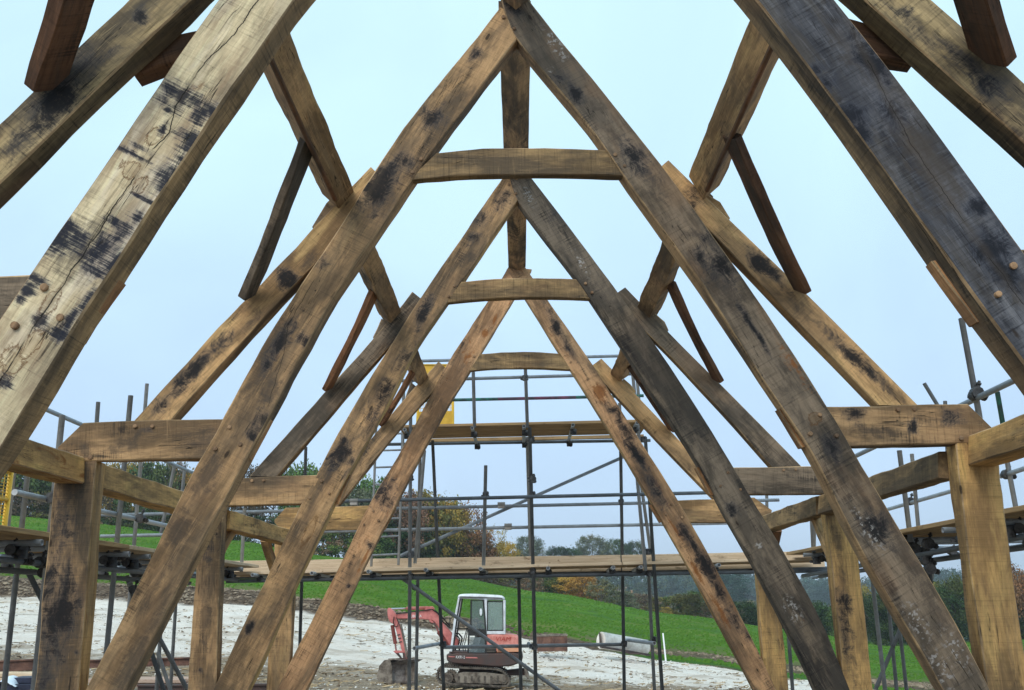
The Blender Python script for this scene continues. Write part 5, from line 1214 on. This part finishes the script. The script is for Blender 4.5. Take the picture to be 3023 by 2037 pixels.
CR = dict(round=[crown(i, 100, 90, .021) for i in range(3)], fine=[crown(10+i, 95, 105, .017, 'open') for i in range(2)], bush=[crown(20+i, 60, 50, .026, 'bush') for i in range(3)],
          cone=[crown(30+i, 60, 45, .02, 'cone') for i in range(2)], sparse=[crown(40+i, 44, 52, .013, 'open') for i in range(2)], small=[crown(50+i, 34, 26, .042, 'round') for i in range(3)])
def trunkmesh(seed):
    rnd_ = random.Random(seed); b = MB(); p = V((0, 0, -.06)); r_ = .028
    for k in range(5):
        q = p+V((rnd_.uniform(-.015, .015), rnd_.uniform(-.015, .015), .15)); b.tube(p, q, r_, r_*.78, 7)
        if k >= 1:
            for _ in range(3):
                a = rnd_.uniform(0, 2*pi); e = q+V((cos(a)*.22, sin(a)*.22, rnd_.uniform(.1, .24))); b.tube(q, e, r_*.45, .004, 5)
                for _2 in range(2): e2 = e+V((rnd_.uniform(-.12, .12), rnd_.uniform(-.12, .12), rnd_.uniform(.03, .13))); b.tube(q.lerp(e, .6), e2, .006, .002, 4)
        p = q; r_ *= .78
    return b.mesh('trunk')
TK = [trunkmesh(i) for i in range(4)]
CCH = {}
def crownmesh(kind, i, mat):
    k = (kind, i, mat)
    if k not in CCH: me = CR[kind][i].copy(); me.materials.append(LEAF[mat]); CCH[k] = me
    return CCH[k]
for t in TK: t.materials.append(M_BARK)
TREES = {}
def tree(px, ytop, ybase, D, wpx, kind, mat, name='tree', cat='tree', group='trees beyond the field', label=None, trunk=True):
    base = P(px, ybase, D); top_ = P(px, ytop, D); g = gz(base.x, D); zb = min(base.z, g+.0) if ybase else g
    if ybase is None: zb = g
    zb = g if abs(g-base.z) < 6 else base.z
    zb = min(zb, base.z)
    h_ = top_.z-zb; w_ = wpx*D/F
    e = thing(name, label, cat, (base.x, D, zb), group)
    i = random.randrange(len(CR[kind])); rz = random.uniform(0, 6.28)
    o = link('crown', crownmesh(kind, i, mat), None, e, Matrix.Translation((base.x, D, zb)) @ Matrix.Rotation(rz, 4, 'Z') @ Matrix.Diagonal((w_, w_, h_, 1)))
    if trunk:
        link('trunk', random.choice(TK), None, e, Matrix.Translation((base.x, D, zb)) @ Matrix.Rotation(rz, 4, 'Z') @ Matrix.Diagonal((max(w_, h_*.5), max(w_, h_*.5), h_, 1)))
    TREES.setdefault(group, []).append((e, px, kind, mat, label)); return e
KW = dict(dark='dark green', green='green', olive='olive green', gold='golden', orange='orange', rust='rust pink', brown='brown', grey='grey green', blue='bluish')
T_ = tree
# left wood behind the field (distance about 108-125 m)
G1 = 'trees of the wood on the left'
lt = [(-160, 1380, 260, 'round', 'dark', 'dark tree beyond the left edge behind the orange gate'), (40, 1385, 170, 'round', 'green', 'green tree above the left scaffold deck, seen beside the yellow gate'), (130, 1405, 150, 'round', 'dark', 'dark tree just left of the big left post above the guard rail'),
      (250, 1385, 140, 'round', 'olive', 'olive tree hidden mostly by the big left post'), (330, 1372, 110, 'fine', 'gold', 'thin golden topped tree just right of the big left post'), (395, 1366, 110, 'fine', 'gold', 'golden leaved tree behind the first pair of left uprights'),
      (455, 1362, 130, 'round', 'dark', 'dark spiky topped tree against the sky, left of the big rafter'), (500, 1350, 60, 'sparse', 'brown', 'bare twiggy tree left of the big rafter'), (540, 1395, 110, 'fine', 'gold', 'golden tree half behind the big left rafter'),
      (610, 1390, 150, 'round', 'green', 'green tree behind the big left rafter'), (720, 1380, 110, 'fine', 'brown', 'pale brown feathery tree above the second left tie beam'), (800, 1385, 100, 'sparse', 'brown', 'twiggy brown tree above the second left tie beam'),
      (865, 1366, 110, 'round', 'green', 'green rounded tree behind the lone upright over the left tie beam'), (950, 1380, 130, 'round', 'dark', 'dark tree behind the second left rafter'), (1045, 1440, 110, 'round', 'grey', 'grey green tree between the second and third left rafters'),
      (1095, 1412, 110, 'round', 'green', 'bright green tree beside the ladder'), (1175, 1455, 130, 'fine', 'rust', 'rust pink tree tops behind the third left rafter'), (1120, 1480, 140, 'round', 'dark', 'dark green tree low behind the third left rafter')]
for px, yt, w, k, m_, lb in lt: T_(px, yt, 1650, 112+random.uniform(-3, 8), w*1.3, k, m_, group=G1, label=lb)
lt2 = [(1215, 1485, 150, 'round', 'dark', 'dark green tree directly behind the end scaffold twin poles'), (1262, 1452, 150, 'round', 'olive', 'tall olive and yellow tree right of the third left rafter'), (1318, 1482, 120, 'fine', 'gold', 'golden tree beside the tall olive tree'),
       (1352, 1497, 110, 'fine', 'rust', 'pinkish twiggy tree top right of the golden tree'), (1340, 1570, 120, 'round', 'green', 'green tree in front of the pinkish twiggy one'), (1395, 1555, 100, 'round', 'orange', 'rusty orange tree sloping down right of the wood'),
       (1425, 1600, 60, 'bush', 'gold', 'small yellow bush under the rusty orange tree'), (1448, 1578, 60, 'sparse', 'brown', 'bare brownish tree behind the short upright pole'), (1470, 1555, 70, 'sparse', 'gold', 'slender birch with sparse yellow leaves'), (1492, 1600, 60, 'fine', 'gold', 'last small yellow tree at the right end of the wood'),
       (1240, 1560, 160, 'round', 'dark', 'low dark tree at the foot of the tall olive tree'), (1290, 1600, 140, 'bush', 'green', 'green undergrowth bush above the toe board')]
for px, yt, w, k, m_, lb in lt2: T_(px, yt, 1705, 118+random.uniform(-3, 6), w*1.3, k, m_, group=G1, label=lb)
G2 = 'hedge at the top of the field on the left'
k = 0
HN = ['beyond the left edge', 'beside the orange gate', 'under the left guard rail', 'left of the big post', 'behind the big post', 'right of the big post', 'between two left uprights', 'beside the big rafter foot', 'behind the big left rafter', 'under the second tie beam', 'left of the small knee brace', 'right of the small knee brace', 'behind the second left rafter', 'under the third tie beam', 'left of the third rafter', 'behind the third left rafter']
for px in range(-80, 1140, 78):
    tp = 1455+max(0, (px-300))*.13; bs = 1528+max(0, px-100)*.13
    T_(px, tp+random.uniform(-12, 14), bs, 106+random.uniform(0, 2), 130, 'bush', random.choice(['dark', 'dark', 'green', 'brown', 'olive']) if px != 470 else 'rust', 'hedge_bush', 'bush', G2, 'dense hedge bush at the top of the left field, '+HN[k], False); k += 1
# ridge trees in the middle
G3 = 'round topped trees on the middle skyline'
for px, yt, w, k_, m_, lb in [(1565, 1583, 75, 'fine', 'grey', 'round open tree on the skyline left of the twin pole'), (1540, 1630, 70, 'round', 'dark', 'low dark tree at the left of the middle skyline'), (1600, 1612, 40, 'sparse', 'brown', 'thin bare tree right of the twin pole'), (1645, 1614, 60, 'round', 'dark', 'low dark yew like tree on the middle skyline'),
                               (1690, 1618, 50, 'round', 'dark', 'second low dark tree on the middle skyline'), (1752, 1581, 85, 'fine', 'grey', 'tallest domed oak on the middle skyline'), (1815, 1591, 55, 'fine', 'green', 'small twin crowned tree right of the domed oak'), (1850, 1605, 45, 'round', 'dark', 'little dark tree behind the right uprights'), (1880, 1599, 55, 'fine', 'dark', 'right hand tree of the middle skyline'), (1915, 1640, 60, 'round', 'dark', 'low tree falling away at the right of the middle skyline')]:
    T_(px, yt, 1690, 260+random.uniform(-12, 12), w*1.1, k_, m_, group=G3, label=lb)
G4 = 'scrub along the right edge of the field'
sc_ = [(1405, 1688, 60, 'brown'), (1450, 1700, 70, 'brown'), (1490, 1705, 60, 'olive'), (1530, 1690, 70, 'orange'), (1570, 1692, 70, 'brown'), (1610, 1690, 80, 'green'), (1650, 1700, 60, 'dark'), (1680, 1690, 90, 'gold'), (1722, 1700, 80, 'gold'), (1735, 1740, 50, 'orange'), (1775, 1708, 70, 'grey'), (1800, 1722, 60, 'olive'), (1835, 1742, 70, 'grey'), (1870, 1750, 70, 'brown'), (1905, 1752, 70, 'brown'),
       (1945, 1760, 60, 'olive'), (1963, 1790, 34, 'gold'), (1990, 1758, 70, 'green'), (2030, 1752, 80, 'olive'), (2072, 1745, 80, 'green'), (2110, 1765, 70, 'brown'), (2150, 1775, 80, 'green'), (2195, 1775, 90, 'dark'), (2235, 1790, 80, 'grey'), (2290, 1790, 90, 'dark'), (2345, 1790, 90, 'green'), (2400, 1775, 100, 'dark'), (2450, 1790, 80, 'green'), (2500, 1800, 80, 'green')]
for j, (px, yt, w, m_) in enumerate(sc_):
    D = 116+random.uniform(-3, 5); crest = 1700+(px-1309)*.17 if px < 1600 else 1750+(px-1600)*.158
    T_(px, yt, crest+14, D, w*1.25, 'bush' if w < 75 else 'round', m_, 'scrub_tree', 'small tree', G4, KW[m_]+' scrub tree at the field edge, '+('number %d' % (j+1) if False else
       ['just right of the end of the wood', 'over the excavator cab', 'right of the cab roof', 'left of the twin pole', 'behind the twin pole', 'right of the twin pole', 'first dark one right of the twin pole', 'first golden one', 'tallest golden one', 'low below the golden ones', 'first of the misty ones', 'behind the misty ones', 'left of the thin dark upright', 'right of the thin dark upright', 'left of the right hand twin uprights',
        'behind the right hand twin uprights', 'tiny bright one by the field', 'right of the tiny golden bush', 'beside the third right rafter on its left', 'behind the third right rafter', 'beside the third right rafter on its right', 'between third right rafter and its post', 'left of the small tan post', 'right behind the small tan post', 'behind the near black rafter', 'right of the near black rafter', 'left of the middle tan post', 'behind the middle tan post', 'right of the middle tan post'][j]))
G5 = 'tall hedge trees on the right'
for j, (px, yt, w, k_, m_) in enumerate([(2545, 1725, 80, 'fine', 'olive'), (2590, 1750, 90, 'round', 'dark'), (2640, 1770, 100, 'round', 'dark'), (2700, 1738, 110, 'round', 'dark'), (2762, 1722, 80, 'fine', 'olive'), (2815, 1712, 100, 'round', 'dark'), (2870, 1700, 110, 'round', 'dark'), (2940, 1690, 110, 'round', 'dark'), (3000, 1668, 100, 'fine', 'orange'), (3050, 1720, 140, 'round', 'dark'), (2610, 1840, 60, 'bush', 'green'), (2960, 1790, 100, 'bush', 'green')]):
    T_(px, yt, 1905, 110+random.uniform(0, 4), w*1.2, k_, m_, 'hedge_tree', 'tree', G5, KW[m_]+' hedge tree on the right, '+['right of the middle tan post', 'between the middle post and the thin steel pole', 'behind the thin steel poles', 'behind the big right rafter', 'under the slanting steel tube', 'beside the big tan post', 'behind the big tan post on its left', 'behind the big tan post on its right', 'tallest at the right edge', 'partly cut by the right edge', 'small at its foot by the steel poles', 'small at its foot by the right edge'][j])
# far wooded hills: one mass nobody could count
def wood(name, n, xr_, yr_, hmin, hmax, label, mats, sd):
    rnd_ = random.Random(sd); b = MB(); mi = []
    for _ in range(n):
        y = rnd_.uniform(*yr_); a = rnd_.uniform(*xr_); x = a*y; h_ = rnd_.uniform(hmin, hmax); w_ = h_*rnd_.uniform(.8, 1.15); z = gz(x, y); m_ = rnd_.randrange(len(mats))
        src = rnd_.choice(CR['small']); rz = rnd_.uniform(0, 6.28); cs, sn = cos(rz), sin(rz)
        vs = [V((x+(v.co.x*cs-v.co.y*sn)*w_, y+(v.co.x*sn+v.co.y*cs)*w_, z+v.co.z*h_)) for v in src.vertices]
        b.add(vs, [list(p.vertices) for p in src.polygons], False, m_)
    o = b.build(name, [LEAF[m_] for m_ in mats], None, Matrix.Identity(4)); return tag(o, label, 'wood', kind='stuff')
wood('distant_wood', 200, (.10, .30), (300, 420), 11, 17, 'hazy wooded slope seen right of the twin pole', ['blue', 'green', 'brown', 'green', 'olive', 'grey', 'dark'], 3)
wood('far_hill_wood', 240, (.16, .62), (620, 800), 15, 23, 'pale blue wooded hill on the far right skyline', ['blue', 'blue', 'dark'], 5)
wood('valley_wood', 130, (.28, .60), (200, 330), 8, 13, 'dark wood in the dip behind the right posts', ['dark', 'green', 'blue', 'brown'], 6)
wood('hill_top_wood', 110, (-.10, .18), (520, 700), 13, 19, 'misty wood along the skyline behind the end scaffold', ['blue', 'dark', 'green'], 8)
# distinct domed trees on the far slope
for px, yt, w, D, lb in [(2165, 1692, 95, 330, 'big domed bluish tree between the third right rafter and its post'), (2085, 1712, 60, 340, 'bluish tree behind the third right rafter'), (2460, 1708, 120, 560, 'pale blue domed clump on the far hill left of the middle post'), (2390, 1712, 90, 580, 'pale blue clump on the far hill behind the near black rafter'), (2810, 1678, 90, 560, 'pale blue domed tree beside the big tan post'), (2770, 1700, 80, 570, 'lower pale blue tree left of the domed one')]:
    T_(px, yt, 1790, D, w, 'round', 'blue', group='domed trees on the far hills', label=lb)

# ================================================================== HAZE, SKY, LIGHT, CAMERA
m = bpy.data.materials.new('haze'); m.use_nodes = True; nt = m.node_tree; nt.nodes.clear()
o_ = nt.nodes.new('ShaderNodeOutputMaterial'); vv = nt.nodes.new('ShaderNodeVolumePrincipled'); nt.links.new(vv.outputs[0], o_.inputs['Volume'])
vv.inputs['Color'].default_value = (.80, .88, 1, 1); vv.inputs['Density'].default_value = .00034; vv.inputs['Anisotropy'].default_value = .1
b = MB(); b.box((-3200, -210, -40), (3200, 2600, 95)); o = b.build('haze', m, None, Matrix.Identity(4)); fixn(o); tag(o, 'thin pale autumn haze', 'haze', kind='stuff')

w = bpy.data.worlds.new('World'); SC.world = w; w.use_nodes = True; nt = w.node_tree; nt.nodes.clear()
out = nt.nodes.new('ShaderNodeOutputWorld'); bg1 = nt.nodes.new('ShaderNodeBackground'); bg2 = nt.nodes.new('ShaderNodeBackground'); ad = nt.nodes.new('ShaderNodeAddShader')
sky = nt.nodes.new('ShaderNodeTexSky'); sky.sky_type = 'NISHITA'; sky.sun_disc = False; sky.sun_elevation = radians(38); sky.sun_rotation = radians(200); sky.air_density = 1; sky.dust_density = 3
nt.links.new(sky.outputs[0], bg1.inputs[0]); bg1.inputs[1].default_value = .025
tc = nt.nodes.new('ShaderNodeTexCoord'); sp = nt.nodes.new('ShaderNodeSeparateXYZ'); nt.links.new(tc.outputs['Generated'], sp.inputs[0])
cr_ = nt.nodes.new('ShaderNodeValToRGB'); nt.links.new(sp.outputs[2], cr_.inputs[0])
el = cr_.color_ramp.elements; el[0].position = 0; el[0].color = (.50, .62, .80, 1); el[1].position = 1; el[1].color = (.66, .86, .90, 1)
for p_, c_ in ((.08, (.47, .625, .84, 1)), (.28, (.49, .675, .88, 1)), (.45, (.53, .755, .90, 1)), (.60, (.57, .81, .90, 1))):
    e_ = el.new(p_); e_.color = c_
# faint cloud mottling of the overcast
nz = nt.nodes.new('ShaderNodeTexNoise'); nt.links.new(tc.outputs['Generated'], nz.inputs['Vector']); nz.inputs['Scale'].default_value = 1.9; nz.inputs['Detail'].default_value = 7; nz.inputs['Distortion'].default_value = .6
mr = nt.nodes.new('ShaderNodeMapRange'); nt.links.new(nz.outputs[0], mr.inputs[0]); mr.inputs[1].default_value = .3; mr.inputs[2].default_value = .7; mr.inputs[3].default_value = .86; mr.inputs[4].default_value = 1.14
mx = nt.nodes.new('ShaderNodeMix'); mx.data_type = 'RGBA'; mx.blend_type = 'MULTIPLY'; mx.inputs[0].default_value = 1; nt.links.new(cr_.outputs[0], mx.inputs[6]); nt.links.new(mr.outputs[0], mx.inputs[7])
nt.links.new(mx.outputs[2], bg2.inputs[0]); bg2.inputs[1].default_value = .93
nt.links.new(bg1.outputs[0], ad.inputs[0]); nt.links.new(bg2.outputs[0], ad.inputs[1]); nt.links.new(ad.outputs[0], out.inputs[0])

sun = bpy.data.lights.new('sun', 'SUN'); sun.energy = 1.5; sun.angle = radians(30); sun.color = (1, .95, .88)
so = bpy.data.objects.new('sun', sun); COL.objects.link(so)
az, elv = radians(200), radians(38); d = V((sin(az)*cos(elv), cos(az)*cos(elv), sin(elv))); so.rotation_euler = d.to_track_quat('Z', 'Y').to_euler(); so.location = d*30+V((0, 0, 5))

cam = bpy.data.cameras.new('camera'); co = bpy.data.objects.new('camera', cam); COL.objects.link(co); SC.camera = co
cam.sensor_fit = 'HORIZONTAL'; cam.sensor_width = 36; cam.lens = F/3023*36; cam.clip_start = .05; cam.clip_end = 8000
Mc = Matrix((rr, uu, -fw)).transposed().to_4x4(); Mc.translation = EYE; co.matrix_world = Mc
SC.render.engine = 'CYCLES'; SC.render.resolution_x = 1024; SC.render.resolution_y = 690
SC.view_settings.view_transform = 'Standard'; SC.view_settings.look = 'None'; SC.view_settings.exposure = .25; SC.view_settings.gamma = 1
SC.cycles.max_bounces = 6; SC.cycles.volume_bounces = 1; SC.cycles.transparent_max_bounces = 12
